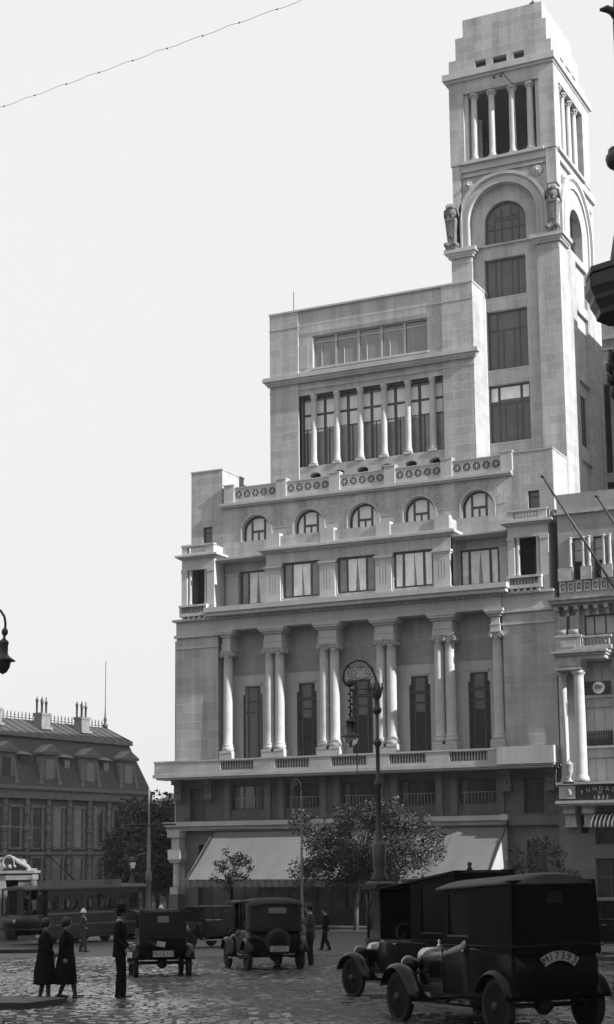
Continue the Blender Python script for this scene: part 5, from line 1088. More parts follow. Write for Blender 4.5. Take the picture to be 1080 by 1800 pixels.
def car(name, label, x, y, head, wb=2.8, track=1.4, r=.38, bw=1.35, zr=.95, top=1.9, xr=-1.75, xf=.55, closed=True, soft=False, plate=None, plate_arc=False, curve=.10, roofm='roofcloth', paintm='black_paint', spare='rear', win=True, visor=False, group='motor cars in the square', steer=0, topf=None, wr=.28, wins=None, cab=None):
    T = thing(name, label, 'car', (x, y, gz(x, y)), head, group)
    # tilt with the street
    d = Vector((cos(head), sin(head))); g0 = gz(x+d.x*1.4, y+d.y*1.4); g1 = gz(x-d.x*1.4, y-d.y*1.4); T.rotation_mode = 'XYZ'
    T.rotation_euler = (0, -math.atan2(g0-g1, 2.8), head)
    fx, rx = wb/2, -wb/2; P = M[paintm]
    for s in (-1, 1):
        wheel(T, fx, s*track/2, r, .12, steer=steer if True else 0); wheel(T, rx, s*track/2, r, .12)
        fender(T, fx, s*track/2, r, .27, 18, 140 if True else 0, m=paintm, tail=(fx-.78, .36)); fender(T, rx, s*track/2, r, .27, 20, 168, m=paintm, tail=None)
        b = MB(); b.box(rx+.42, fx-.72, s*(track/2-.14), s*(track/2+.15), .33, .36); o = b.build('running_board', M['black_paint'], T)
        b = MB(); b.box(rx+.42, fx-.72, s*(track/2+.15), s*(track/2+.165), .328, .364); b.build('board_edge', M['nickel'], o)
    b = MB(); b.tube([(fx, -track/2, r-.05), (fx, track/2, r-.05)], .03, 6); b.build('axle', M['iron'], T)
    b = MB(); b.tube([(rx, -track/2, r), (rx, track/2, r)], .035, 6); b.ball((rx, 0, r), .14, 8, 6); b.build('axle', M['iron'], T)
    b = MB(); 
    for s in (-1, 1): b.box(rx-.35, fx+.35, s*.4-.03, s*.4+.03, .46, .56)
    b.tube([(fx+.36, -.62, .5), (fx+.4, 0, .5), (fx+.36, .62, .5)], .022, 5); b.build('chassis', M['iron'], T)
    hw = bw/2
    # lower body and bonnet
    b = MB(); b.loft([ringyz(xr+.03, hw*.90, .52, zr+.02, .14), ringyz(xr+.12, hw*.98, .46, zr+.12, .12), ringyz(-.9, hw, .44, zr+.15, .09), ringyz(.1, hw, .44, zr+.15, .09), ringyz(xf, hw*.93, .46, zr+.15, .12), ringyz(xf+.14, hw*.8, .48, zr+.13, .18)]); b.build('body', P, T)
    b = MB(); b.loft([ringyz(xf+.1, hw*.76, .5, zr+.12, .2), ringyz(xf+.5, hw*.62, .5, zr+.07, .2), ringyz(fx-.03, hw*.5, .52, zr+.02, .18)])
    for k in range(7): 
        for s in (-1, 1): b.box(xf+.3+.09*k, xf+.34+.09*k, s*(hw*.63)-.012, s*(hw*.63)+.012, .68, .92)
    b.build('bonnet', P, T)
    b = MB(); b.loft([ringyz(fx-.03, hw*.52, .5, zr+.05, .16), ringyz(fx+.06, hw*.52, .5, zr+.05, .16)]); o = b.build('radiator', M['nickel'], T)
    b = MB(); b.loft([ringyz(fx+.062, hw*.44, .56, zr-.02, .12), ringyz(fx+.066, hw*.44, .56, zr-.02, .12)]); b.build('radiator_core', M['iron'], o)
    b = MB(); b.lathe((fx+.01, 0, zr+.04), [(.04, 0), (.04, .04), (.015, .06), (.03, .1), (0, .13)], 8); b.build('radiator_cap', M['nickel'], o)
    for s in (-1, 1): headlight(T, fx+.02, s*hw*.72, .86, .13)
    b = MB(); b.tube([(fx-.03, -hw*.75, .74), (fx-.03, hw*.75, .74)], .018, 5); b.build('lamp_bar', M['iron'], T)
    zb = zr+.13; tf = topf or top
    zt = lambda xx: top+(tf-top)*(xx-xr)/(xf-xr)
    if closed:
        xs = xf-.05; xw = cab if cab is not None else xs; segs = [(xr+.32, xr+.95), (xr+1.05, xs-.62), (xs-.55, xs-.08)]
        if xs-xr < 2.0: segs = [(xr+.3, xr+1.0), (xr+1.12, xs-.1)]
        if wins is not None: segs = wins
        for s in (-1, 1):
            hl = [R(a, c, zb+.12, min(zt(a), zt(c))-.16) for a, c in segs]
            b = MB(); b.wall([(xr+.03, zb-.1), (xw, zb-.1), (xw, zt(xw)-.05), (xr+.03, zt(xr)-.05)], hl, 0, .04); b.v = [(p[0], s*(hw-.005)-s*p[1]-s*.04*max(0, (p[2]-zb)/(top-zb)), p[2]) for p in b.v]; sp = b.build('side_panel', P, T)
            for a, c in segs:
                b = MB(); b.box(a-.01, c+.01, s*(hw-.05), s*(hw-.055), zb+.1, top-.14); b.build('window_glass', M['carglass'], sp)
                b = MB(); b.box(a, c, s*(hw+.0), s*(hw-.03), zb+.115, zb+.14); b.build('window_sill', M['nickel'] if a > -.8 else M['iron'], sp)
        if cab is not None:
            b = MB(); b.box(cab-.04, cab, -hw+.05, hw-.05, .5, zb+.35); b.build('partition', P, T)
            b = MB(); b.loft([ringyz(cab+.02, hw*.85, .7, zb+.12, .1), ringyz(cab+.16, hw*.85, .7, zb+.08, .1)]); b.build('seat', M['seat'], T)
        # rear panel with small window and rounded corners
        hl = [[(-wr/2*1.0, zt(xr)-.36), (wr/2, zt(xr)-.36), (wr/2, zt(xr)-.2), (-wr/2, zt(xr)-.2)]] if not soft else [[(-wr, zt(xr)-.42), (wr, zt(xr)-.42), (wr, zt(xr)-.24), (-wr, zt(xr)-.24)]]
        b = MB(Matrix(((0, 1, 0, xr), (1, 0, 0, 0), (0, 0, 1, 0), (0, 0, 0, 1)))); b.wall([(-hw+.04, zb-.12), (hw-.04, zb-.12), (hw-.08, zt(xr)-.05), (-hw+.08, zt(xr)-.05)], hl, .0, .05); rp = b.build('rear_panel', M['leather'] if soft else P, T)
        b = MB(); b.box(xr+.055, xr+.065, -wr*1.1, wr*1.1, zt(xr)-.46, zt(xr)-.16); b.build('rear_window', M['glass'], rp)
        b = MB(); b.box(xs-.02, xs+.01, -hw+.06, hw-.06, zb, zb+.06); b.box(xs-.02, xs+.01, -hw+.05, -hw+.1, zb, zt(xs)-.05); b.box(xs-.02, xs+.01, hw-.1, hw-.05, zb, zt(xs)-.05); b.box(xs-.02, xs+.01, -hw+.1, hw-.1, zb+.38, zb+.41); o = b.build('windscreen_frame', P, T)
        b = MB(); b.box(xs-.012, xs-.004, -hw+.1, hw-.1, zb+.06, zt(xs)-.1); b.build('windscreen', M['carglass'], o)
        b = MB(); rings = []
        for i in range(9):
            u = i/8; xx = xr-.03+(xs+.16-xr)*u; zz = zt(xx); inset = .10*(max(0, .12-u)/.12)**2
            rings.append([(xx, (hw+.01-inset)*v, zz-.07+curve*(1-abs(v)**2.4)-inset*.4) for v in [-1+q/6 for q in range(13)]]+[(xx, (hw+.01-inset)*v, zz-.10) for v in [1-q/6 for q in range(13)]])
        b.loft(rings); b.build('roof', M[roofm], T)
        b = MB(); b.tube([(xr-.02, -hw, zb), (xr-.025, 0, zb+.01), (xr-.02, hw, zb)], .012, 5)
        for s in (-1, 1): b.tube([(xr, s*(hw+.004), zb), (xs, s*(hw+.004), zb)], .010, 5)
        b.build('belt_moulding', M['grey_paint'], T)
    else:
        # tourer: folding hood on bows, open sides, upright windscreen
        b = MB(); rings = []
        for i in range(10):
            u = i/9; xx = xr-.04+(xf+.12-xr)*u; zz = top-.02-.05*u+.03*sin(pi*u)-(.16*(1-u/.18)**2 if u < .18 else 0)
            rings.append([(xx, hw*1.02*v, zz-.09*abs(v)**3) for v in [-1+q/7 for q in range(15)]]+[(xx, hw*1.02*v, zz-.03-.09*abs(v)**3) for v in [1-q/7 for q in range(15)]])
        b.loft(rings); ho = b.build('hood', M['leather'], T)
        b = MB(); rr_ = []
        for j in range(7):
            u = j/6; z = zb-.05+(top-.16-zb+.05)*u; xo = xr-.05*(1-u)+.0
            rr_.append([(xo+.75, -hw, z), (xo+.12, -hw, z), (xo, -hw+.14, z), (xo-.02, 0, z), (xo, hw-.14, z), (xo+.12, hw, z), (xo+.75, hw, z), (xo+.75, hw-.02, z), (xo+.14, hw-.03, z), (xo+.03, hw-.16, z), (xo+.02, 0, z), (xo+.03, -hw+.16, z), (xo+.14, -hw+.03, z), (xo+.75, -hw+.02, z)])
        b.loft(rr_); b.build('hood_back', M['leather'], ho)
        b = MB(); b.box(xr-.085, xr-.06, -.26, .26, top-.46, top-.3); b.build('rear_window', M['glass3'], ho)
        b = MB()
        for s in (-1, 1):
            for xx in (xf-.02, xf-.75, xf-1.2): b.tube([(xx, s*(hw-.03), zb), (xx+.03, s*(hw-.03), top-.12)], .02, 5)
        b.build('hood_stay', M['iron'], ho)
        b = MB(); b.box(xf-.03, xf, -hw+.04, hw-.04, zb, zb+.05); b.box(xf-.03, xf, -hw+.04, hw-.04, top-.18, top-.14)
        for s in (-1, 1): b.box(xf-.03, xf, s*(hw-.04)-.02, s*(hw-.04)+.02, zb, top-.14)
        o = b.build('windscreen_frame', M['iron'], T); b = MB(); b.box(xf-.018, xf-.012, -hw+.06, hw-.06, zb+.05, top-.18); b.build('windscreen', M['carglass'], o)
        for xx in (-.2, -1.05): b = MB(); b.loft([ringyz(xx-.14, hw*.85, .7, zb+.18, .1), ringyz(xx, hw*.87, .7, zb+.2, .1)]); b.build('seat', M['seat'], T)
    xd0, xd1 = (xf-.75, xf-.08) if xf > .3 else (xf-.8, xf-.05)
    for s in (-1, 1):
        b = MB()
        for xx in (xd0, xd1): b.box(xx-.006, xx+.006, s*(hw+.001), s*(hw+.006), .5, zb+.02)
        b.box(xd0, xd1, s*(hw+.001), s*(hw+.006), .495, .507); do = b.build('door_edge', M['grey_paint'], T)
        b = MB(); b.tube([(xd0+.05, s*(hw+.03), zb-.08), (xd0+.17, s*(hw+.035), zb-.08)], .013, 6); b.build('door_handle', M['nickel'], do)
    b = MB(); sw = [(-.0+xf-.38+.05*sin(a), .33+.2*cos(a), zb+.1+.19*sin(a)) for a in [2*pi*i/18 for i in range(18)]]; b.tube(sw, .014, 5, closed=True); b.tube([(xf-.38, .33, zb+.1), (xf+.1, .33, zb-.2)], .018, 5); b.build('steering_wheel', M['iron'], T)
    if spare == 'rear':
        Mx = Matrix.Translation((xr-.1, 0, .80)) @ Matrix.Rotation(pi/2, 4, 'Y')
        b = MB(Mx); q = r-.02; b.lathe((0, 0, 0), [(q-.12, -.05), (q-.04, -.06), (q, 0), (q-.04, .06), (q-.12, .05), (q-.12, -.05)], 26); o = b.build('spare_wheel', M['tyre'], T)
        b = MB(Mx); b.lathe((0, 0, 0), [(q-.13, -.04), (.05, -.02), (.05, .02), (q-.13, .04)], 20); b.build('spare_rim', M['iron'], o)
    if plate:
        RB = Matrix(((0, 0, -1, 0), (-1, 0, 0, 0), (0, 1, 0, 0), (0, 0, 0, 1)))   # text facing backwards, reading left to right from behind
        if plate_arc:
            b = MB(Matrix(((0, -1, 0, xr-.02), (-1, 0, 0, 0), (0, 0, 1, 0), (0, 0, 0, 1)))); n = 14; rc = .50; zc = plate_arc
            o_ = [(rc*sin(rad(-38+76*i/n)), zc+rc*cos(rad(-38+76*i/n))) for i in range(n+1)]; i_ = [((rc-.13)*sin(rad(-38+76*i/n)), zc+(rc-.13)*cos(rad(-38+76*i/n))) for i in range(n+1)]
            b.wall(o_+i_[::-1], [], 0, .012); po = b.build('number_plate', M['plate'], T)
            for i, ch in enumerate(plate):
                a = rad(-31+62*i/(len(plate)-1)); rm = rc-.065
                text_mesh(ch, .15, Matrix.Translation((xr-.036, -rm*sin(a), zc+rm*cos(a))) @ Matrix.Rotation(a, 4, 'X') @ RB, M['iron'], 'plate_character', po, .003)
        else:
            b = MB(); b.box(xr-.26 if spare == 'rear' else xr-.05, (xr-.26 if spare == 'rear' else xr-.05)+.012, -.27, .27, .54, .69); po = b.build('number_plate', M['plate'], T)
            text_mesh(plate, .15, Matrix.Translation(((xr-.26 if spare == 'rear' else xr-.05)-.004, 0, .615)) @ RB, M['iron'], 'plate_characters', po, .003, sx=1.05)
    return T
car('taxi_landaulet', 'largest black closed car at lower right with a curved rear number plate', -8.12, 22.78, rad(139), wb=3.0, track=1.42, r=.385, bw=1.42, zr=1.06, top=2.12, topf=2.06, xr=-1.95, xf=.12, plate='M17393', plate_arc=.62, curve=.13, spare=None, wins=[(-.72, -.1)])
trk = car('canopied_car', 'high-roofed dark car with slanting canopy just behind the nearest car', -11.61, 29.12, rad(146), wb=3.0, track=1.45, r=.38, bw=1.45, zr=1.0, top=2.42, topf=2.16, xr=-2.0, xf=.6, curve=.05, paintm='black_paint', roofm='leather', spare=None, wins=[(-1.6, -.9)], cab=-.55)
b = MB(); b.hexa((.5, 1.05, -.78, .78), (.5, .98, -.76, .76), 2.08, 2.17); b.build('canopy_visor', M['leather'], trk)
b = MB()
for s in (-1, 1): b.tube([(.95, s*.7, 1.15), (.95, s*.7, 2.12)], .03, 6)
b.build('canopy_post', M['iron'], trk)
b = MB(); b.lathe((-1.5, 0, 2.38), [(.06, 0), (.03, .06), (.05, .12), (0, .16)], 8); b.build('roof_knob', M['iron'], trk)
c1 = car('saloon_car', 'upright black saloon seen from behind beside the man in the hat', -22.6, 37.5, rad(124.5), wb=2.7, track=1.36, r=.37, bw=1.24, zr=.98, top=1.76, xr=-1.75, xf=.5, plate='M-15317', curve=.04, paintm='black_paint', spare=None, wr=.3)
b = MB(Matrix.Translation((-1.78, .06, .86)) @ Matrix.Rotation(.18, 4, 'X')); b.box(-.01, .005, -.11, .11, -.065, .065); o = b.build('rear_notice', M['plate'], c1, label='small tilted notice on the back panel')
c3 = car('touring_car', 'black touring car with a rounded folding hood raised, centre foreground', -22.03, 42.4, rad(131), wb=2.6, track=1.52, r=.40, bw=1.5, zr=1.0, top=2.05, xr=-1.7, xf=.6, closed=False, plate='23315')
car('saloon_car', 'small closed car facing left behind the hooded touring car', -36.1, 63.5, rad(-106), wb=2.6, track=1.35, r=.37, bw=1.3, zr=.95, top=1.85, xr=-1.7, xf=.5, curve=.04, paintm='grey_paint', spare=None)
car('saloon_car', 'black closed car partly hidden at the right edge', -15.9, 58.0, rad(168), wb=2.8, track=1.4, r=.38, bw=1.4, zr=1.0, top=1.98, xr=-1.8, xf=.6, spare=None)
car('saloon_car', 'dark car nosing in at the left edge with one bright headlamp', -45.6, 58.4, rad(-58), wb=2.7, track=1.36, r=.37, bw=1.3, zr=.95, top=1.8, xr=-1.7, xf=.5, paintm='grey_paint', spare=None)
car('saloon_car', 'low dark car whose roof shows beyond the black saloon', -44.6, 83.0, rad(150), wb=2.7, track=1.36, r=.37, bw=1.3, zr=.95, top=1.8, xr=-1.7, xf=.5, paintm='grey_paint', spare=None)

# ---------------------------------------------------------------- tram
t0, t1 = Vector((-45.9, 63.2)), Vector((-44.3, 72.6)); td = (t1-t0).normalized(); tc = (t0+t1)/2+td*.55+Vector((-td.y, td.x))*1.0
TM = thing('tram', 'dark electric tram with passengers and a roof signboard at the left', 'tram', (tc.x, tc.y, gz(tc.x, tc.y)), math.atan2(td.y, td.x))
TL, TW = 4.4, 1.02
M['tram_paint'] = mat('tram_varnish', .015, .35, .25, 2); M['tram_panel'] = mat('tram_panel_paint', .02, .4, .2, 2)
M['signboard'] = mat('pale_signboard', .15, .8, .2, 2)
b = MB(); b.box(-TL, TL, -TW, TW, .75, .82); b.box(-TL+.9, TL-.9, -TW, -TW+.06, .4, .78); b.box(-TL+.9, TL-.9, TW-.06, TW, .4, .78); b.build('platform', M['tram_paint'], TM)
for s in (-1, 1):
    b = MB(); n = 8; xa, xb = -TL+1.1, TL-1.1
    hl = [R(xa+.08+i*(xb-xa)/n, xa+(i+1)*(xb-xa)/n-.08, 1.62, 2.35) for i in range(n)]
    b.wall(R(xa, xb, .82, 2.62), hl, 0, .05); b.v = [(p[0], s*(TW-p[1]), p[2]) for p in b.v]; sp = b.build('side_wall', M['tram_paint'], TM)
    b = MB(); b.box(xa, xb, s*(TW+.012), s*(TW-.001), 1.42, 1.5); b.box(xa, xb, s*(TW+.012), s*(TW-.001), .9, .95); b.build('waist_rail', M['signboard'], sp)
    b = MB(); b.box(xa+.1, xb-.1, s*(TW-.03), s*(TW-.035), 2.1, 2.36); b.build('window_glass', M['carglass'], sp)
for e in (-1, 1):
    b = MB(); b.loft([[(e*(TL-1.12), -TW+.05, z), (e*(TL-.05), -TW+.1, z), (e*TL, -.5, z), (e*(TL+.05), 0, z), (e*TL, .5, z), (e*(TL-.05), TW-.1, z), (e*(TL-.07), TW-.14, z), (e*(TL-.03), .45, z), (e*(TL+.0), 0, z), (e*(TL-.03), -.45, z), (e*(TL-.07), -TW+.14, z), (e*(TL-1.12), -TW+.08, z)] for z in (.8, 1.45)]); b.build('dash_panel', M['tram_panel'], TM)
    b = MB()
    for yy in (-TW+.1, -.45, .45, TW-.1): b.box(e*TL-.04-.03*e, e*TL+.02-.03*e, yy-.03, yy+.03, 1.4, 2.65)
    b.build('end_post', M['tram_paint'], TM)
    b = MB(); b.lathe((0, 0, 0), [(.1, 0), (.1, .05), (.0, .06)], 12); b.v = [(e*(TL+.05+p[2]), p[0], 1.15+p[1]) for p in b.v]; b.build('headlamp', M['plate'], TM)
    b = MB(); b.box(e*(TL-1.1)-.03, e*(TL-1.1)+.03, -TW+.05, -.35, .82, 2.6); b.box(e*(TL-1.1)-.03, e*(TL-1.1)+.03, .35, TW-.05, .82, 2.6); b.build('bulkhead', M['tram_paint'], TM)
b = MB(); b.loft([[(x, (TW+.08)*v*w, 2.66+.16*(1-v*v)-dz) for v in [-1+q/5 for q in range(11)]]+[(x, (TW+.08)*v*w, 2.6) for v in [1-q/5 for q in range(11)]] for x, w, dz in ((-TL-.15, .8, .05), (-TL, .95, .02), (-TL+.3, 1, 0), (TL-.3, 1, 0), (TL, .95, .02), (TL+.15, .8, .05))]); b.build('roof', M['roofcloth'], TM)
b = MB(); b.box(-TL+.5, TL-2.4, -TW+.02, -TW+.06, 2.72, 3.05); sbd = b.build('roof_signboard', M['signboard'], TM)
text_mesh('Café', .3, Matrix.Translation((1.0, -TW+.015, 2.9)) @ UPR, M['frame'], 'signboard_letters', sbd, .003)
b = MB(); b.lathe((-.3, 0, 2.8), [(.3, 0), (.2, .12), (.08, .25)], 10); b.tube([(-.3, 0, 3.0), (-3.4, .1, 5.05)], [.03, .018], 6); b.ball((-3.42, .1, 5.08), .06, 6, 4); b.build('trolley_pole', M['iron'], TM)
b = MB()
for xx in (-1.1, 1.1): 
    for s in (-1, 1):
        m_ = MB(Matrix.Translation((xx, s*.72, .38)) @ Matrix.Rotation(pi/2, 4, 'X')); m_.lathe((0, 0, 0), [(.05, -.05), (.38, -.05), (.4, .05), (.05, .05)], 18); m_.build('wheel', M['iron'], TM)
b = MB(); b.box(-1.9, 1.9, -.66, -.6, .25, .55); b.box(-1.9, 1.9, .6, .66, .25, .55); b.box(-TL+.3, TL-.3, -TW-.06, -TW+.02, .3, .36); b.build('truck_frame', M['iron'], TM)
b = MB(); b.box(-TL+1.2, TL-1.2, -.75, -.35, .82, 1.25); b.box(-TL+1.2, TL-1.2, .35, .75, .82, 1.25); b.build('bench', M['wood_rim'], TM)
text_mesh('51', .22, Matrix.Translation((-TL+.6, -TW-.0, 2.45)) @ UPR, M['plate'], 'route_number', TM, .003)

# ---------------------------------------------------------------- people
M['skin'] = mat('skin', .22, .6, .08, 6); M['cloth_black'] = mat('black_cloth', .006, .9, .3, 7, .01, 0, .15); M['cloth_dark'] = mat('dark_wool', .018, .9, .3, 7, .01, 0, .2); M['cloth_grey'] = mat('grey_wool', .05, .9, .2, 7, .01)
M['hair'] = mat('dark_hair', .012, .5, .3, 12, .004); M['stocking'] = mat('dark_stocking', .035, .7, .15); M['shoe'] = mat('black_shoe', .014, .35, .2); M['white_cloth'] = mat('white_cloth', .75, .8, .05); M['shirt_cloth'] = mat('grey_shirt', .3, .85, .1, 6); M['paper'] = mat('paper', .7, .8, .08)
SK = dict(head=(.02, 0, 1.615), neck=(0, 0, 1.47), chest=(0, 0, 1.3), waist=(0, 0, 1.08), pelvis=(0, 0, .95),
          shL=(0, .185, 1.42), elL=(-.03, .24, 1.13), wrL=(.06, .25, .88), shR=(0, -.185, 1.42), elR=(-.03, -.24, 1.13), wrR=(.06, -.25, .88),
          hiL=(0, .09, .92), knL=(.02, .1, .5), anL=(-.02, .1, .085), hiR=(0, -.09, .92), knR=(.02, -.1, .5), anR=(-.02, -.1, .085))
def remesh(b, name, m, T, vox, smooth=3):
    o = b.build(name, m, T); md = o.modifiers.new('union', 'REMESH'); md.mode = 'VOXEL'; md.voxel_size = vox; md.use_smooth_shade = True
    ms = o.modifiers.new('soften', 'SMOOTH'); ms.factor = .5; ms.iterations = smooth; return o
def limb(b, pts, rs, seg=12):
    P_ = []; R_ = []
    for i in range(len(pts)-1):
        a, c = Vector(pts[i]), Vector(pts[i+1])
        for k in range(5): u = k/5; P_.append(a.lerp(c, u)); R_.append(rs[i]+(rs[i+1]-rs[i])*u+.006*sin(pi*u))
    P_.append(Vector(pts[-1])); R_.append(rs[-1]); b.tube(P_, R_, seg)
    for p, r in ((P_[0], R_[0]), (P_[-1], R_[-1])): b.ball(p, r, seg, 8)
    for i in range(1, len(pts)-1): b.ball(pts[i], rs[i]*1.02, seg, 8)
def hand(b, wr, el, side, curl=.5):
    """palm with four unequal fingers and a thumb"""
    w_ = Vector(wr); d = (w_-Vector(el)).normalized(); s = Vector((0, side, 0)); s = (s-d*s.dot(d)).normalized(); f = d.cross(s).normalized()
    if f.x < 0: f = -f
    pc = w_+d*.05; b.tube([w_, w_+d*.03, pc+d*.03, pc+d*.045], [.024, .032, .036, .03], 8)
    for k, L in enumerate((.072, .08, .074, .06)):
        o = f*(.030-.02*k); p0 = w_+d*.085+o; inward = -s
        p1 = p0+d*L*.5+inward*L*.18*curl; p2 = p1+d*L*.32+inward*L*.5*curl; p3 = p2+d*L*.1+inward*L*.4*curl; b.tube([p0-d*.02, p0, p1, p2, p3], [.0105, .010, .0095, .009, .007], 7)
    t0_ = w_+d*.035+f*.03; b.tube([t0_-f*.01, t0_+d*.02+f*.02, t0_+d*.05+f*.03-s*.012, t0_+d*.068+f*.026-s*.02], [.013, .012, .010, .008], 7)
def person(label, x, y, face, h=1.75, sex='m', pose=None, hat=None, coat='cloth_black', trousers='cloth_black', z=None, vox=.010, seated=False, cat='person', group=None, tie=True, lower=True):
    T = thing('person', label, cat, (x, y, gz(x, y) if z is None else z), face, group); J = dict(SK); J.update(pose or {}); k = h/1.75; T.scale = (k, k, k)
    V = {a: Vector(c) for a, c in J.items()}
    hd = V['head']; b = MB()
    # head: skull, jaw, nose, ears, brow
    b.ball(hd+Vector((-.008, 0, .03)), .098, 14, 10, (1.02, .8, 1.1)); b.ball(hd+Vector((.022, 0, -.045)), .066, 12, 8, (.95, .86, 1.05)); b.ball(hd+Vector((.045, 0, -.085)), .03, 8, 6)
    b.tube([hd+Vector((.085, 0, .03)), hd+Vector((.104, 0, -.01)), hd+Vector((.095, 0, -.022))], [.010, .016, .014], 6)
    for s in (-1, 1): b.ball(hd+Vector((-.005, s*.08, 0)), .024, 8, 6, (.7, .45, 1.2)); b.ball(hd+Vector((.074, s*.03, .04)), .02, 6, 5, (.6, 1.2, .5)); b.ball(hd+Vector((.075, s*.03, -.015)), .018, 6, 5)
    b.ball(hd+Vector((.083, 0, -.05)), .016, 8, 5, (.7, 1.5, .8))
    limb(b, [hd+Vector((-.02, 0, -.04)), V['neck'], V['chest']+Vector((0, 0, .1))], [.052, .055, .09])
    ch, wa, pe = V['chest'], V['waist'], V['pelvis']
    def ell(c, a, w_, n=16): return [(c[0]+a*cos(2*pi*i/n), c[1]+w_*sin(2*pi*i/n), c[2]) for i in range(n)]
    b.loft([ell(pe+Vector((0, 0, -.06)), .09, .14), ell(pe, .105, .165), ell(wa, .095, .14), ell(ch, .115, .165), ell(ch+Vector((0, 0, .1)), .1, .17), ell(V['neck']+Vector((0, 0, -.03)), .06, .09)])
    for s, c in (('L', 1), ('R', -1)):
        limb(b, [V['sh'+s], V['el'+s], V['wr'+s]], [.052, .040, .026]); hand(b, V['wr'+s], V['el'+s], c, .7)
        limb(b, [V['hi'+s], V['kn'+s], V['an'+s]], [.088, .056, .036]); limb(b, [V['an'+s]+Vector((-.03, 0, -.04)), V['an'+s]+Vector((.12, 0, -.055))], [.034, .026])
    remesh(b, 'body', M['skin'], T, vox, 1)
    b = MB()
    for s in (-1, 1): b.ball(hd+Vector((.086, s*.032, .012)), .011, 8, 6)
    b.build('eyes', M['shoe'], T)
    # shoes
    for s in ('L', 'R'):
        a = V['an'+s]; b = MB(); b.loft([[(a.x+dx, a.y+w_*cos(q), max(.004, a.z-.085+hh*(.5+.5*sin(q)))) for q in [2*pi*i/12 for i in range(12)]] for dx, w_, hh in ((-.075, .02, .05), (-.055, .036, .095), (0, .042, .115), (.06, .045, .075), (.13, .045, .06), (.175, .03, .045), (.19, .01, .03))])
        if sex == 'f': b.box(a.x-.07, a.x-.035, a.y-.018, a.y+.018, a.z-.09, a.z-.03)
        b.build('shoe', M['shoe'], T)
    b = MB()
    if sex == 'f':
        b.ball(hd+Vector((-.025, 0, .045)), .108, 14, 10, (1.05, .92, 1.05)); b.ball(hd+Vector((-.085, 0, -.02)), .062, 10, 8, (1, 1.15, .9))
        for s in (-1, 1): b.ball(hd+Vector((-.0, s*.072, .0)), .04, 8, 6, (1.2, .6, 1.3))
    else: b.ball(hd+Vector((-.022, 0, .04)), .103, 12, 9, (1, .88, 1.04))
    remesh(b, 'hair', M['hair'], T, .012, 1)
    def sleeves(b, r=.062, cuff=.046):
        for s in ('L', 'R'):
            e = V['el'+s].lerp(V['wr'+s], .9); limb(b, [V['sh'+s]+Vector((0, 0, -.005)), V['el'+s], e], [r, r*.86, cuff])
    if sex == 'f':
        b = MB(); hem = .33
        b.loft([ell(Vector((pe.x, 0, hem)), .25, .29, 20), ell(Vector((pe.x-.01, 0, .62)), .235, .27, 20), ell(pe+Vector((0, 0, -.1)), .20, .235, 20), ell(pe+Vector((0, 0, .05)), .175, .215, 20), ell(wa, .165, .20, 20), ell(ch, .165, .215, 20), ell(ch+Vector((0, 0, .1)), .12, .18, 20), ell(V['neck']+Vector((0, 0, -.01)), .062, .075, 20)])
        sleeves(b, .07, .052); remesh(b, 'coat', M[coat], T, .016, 4)
        b = MB(); b.tube([ch+Vector((.13, .05, .0)), ch+Vector((.10, .055, .1)), V['neck']+Vector((.0, .07, .02)), V['neck']+Vector((-.06, 0, .03)), V['neck']+Vector((.0, -.07, .02)), ch+Vector((.10, -.055, .1)), ch+Vector((.13, -.05, 0))], [.012, .025, .03, .03, .03, .025, .012], 8); b.build('collar', M['hair'], T)
        b = MB()
        for s in ('L', 'R'): limb(b, [V['kn'+s]+Vector((0, 0, -.02)), V['an'+s]], [.060, .040])
        remesh(b, 'stockings', M['stocking'], T, .012, 1)
    else:
        b = MB()
        b.loft([ell(pe+Vector((-.01, 0, -.17)), .135, .19, 20), ell(pe, .135, .185, 20), ell(wa, .125, .165, 20), ell(ch, .14, .195, 20), ell(ch+Vector((0, 0, .1)), .115, .185, 20), ell(V['neck']+Vector((-.01, 0, -.02)), .065, .085, 20)])
        sleeves(b); remesh(b, 'jacket', M[coat], T, .014, 3)
        if lower:
            b = MB()
            for s in ('L', 'R'): limb(b, [V['hi'+s], V['kn'+s], V['an'+s]+Vector((0, 0, .01))], [.105, .078, .066])
            b.ball(pe, .15, 14, 10, (.8, 1.05, .9)); remesh(b, 'trousers', M[trousers], T, .014, 3)
        b = MB(); b.tube([V['neck']+Vector((.055*cos(a), .058*sin(a), .015)) for a in [2*pi*i/14 for i in range(14)]], .014, 6, closed=True); b.add([tuple(ch+Vector((.147, -.035, .02))), tuple(ch+Vector((.147, .035, .02))), tuple(V['neck']+Vector((.075, .04, -.01))), tuple(V['neck']+Vector((.075, -.04, -.01)))], [(0, 1, 2, 3)]); b.build('shirt_collar', M['white_cloth'], T)
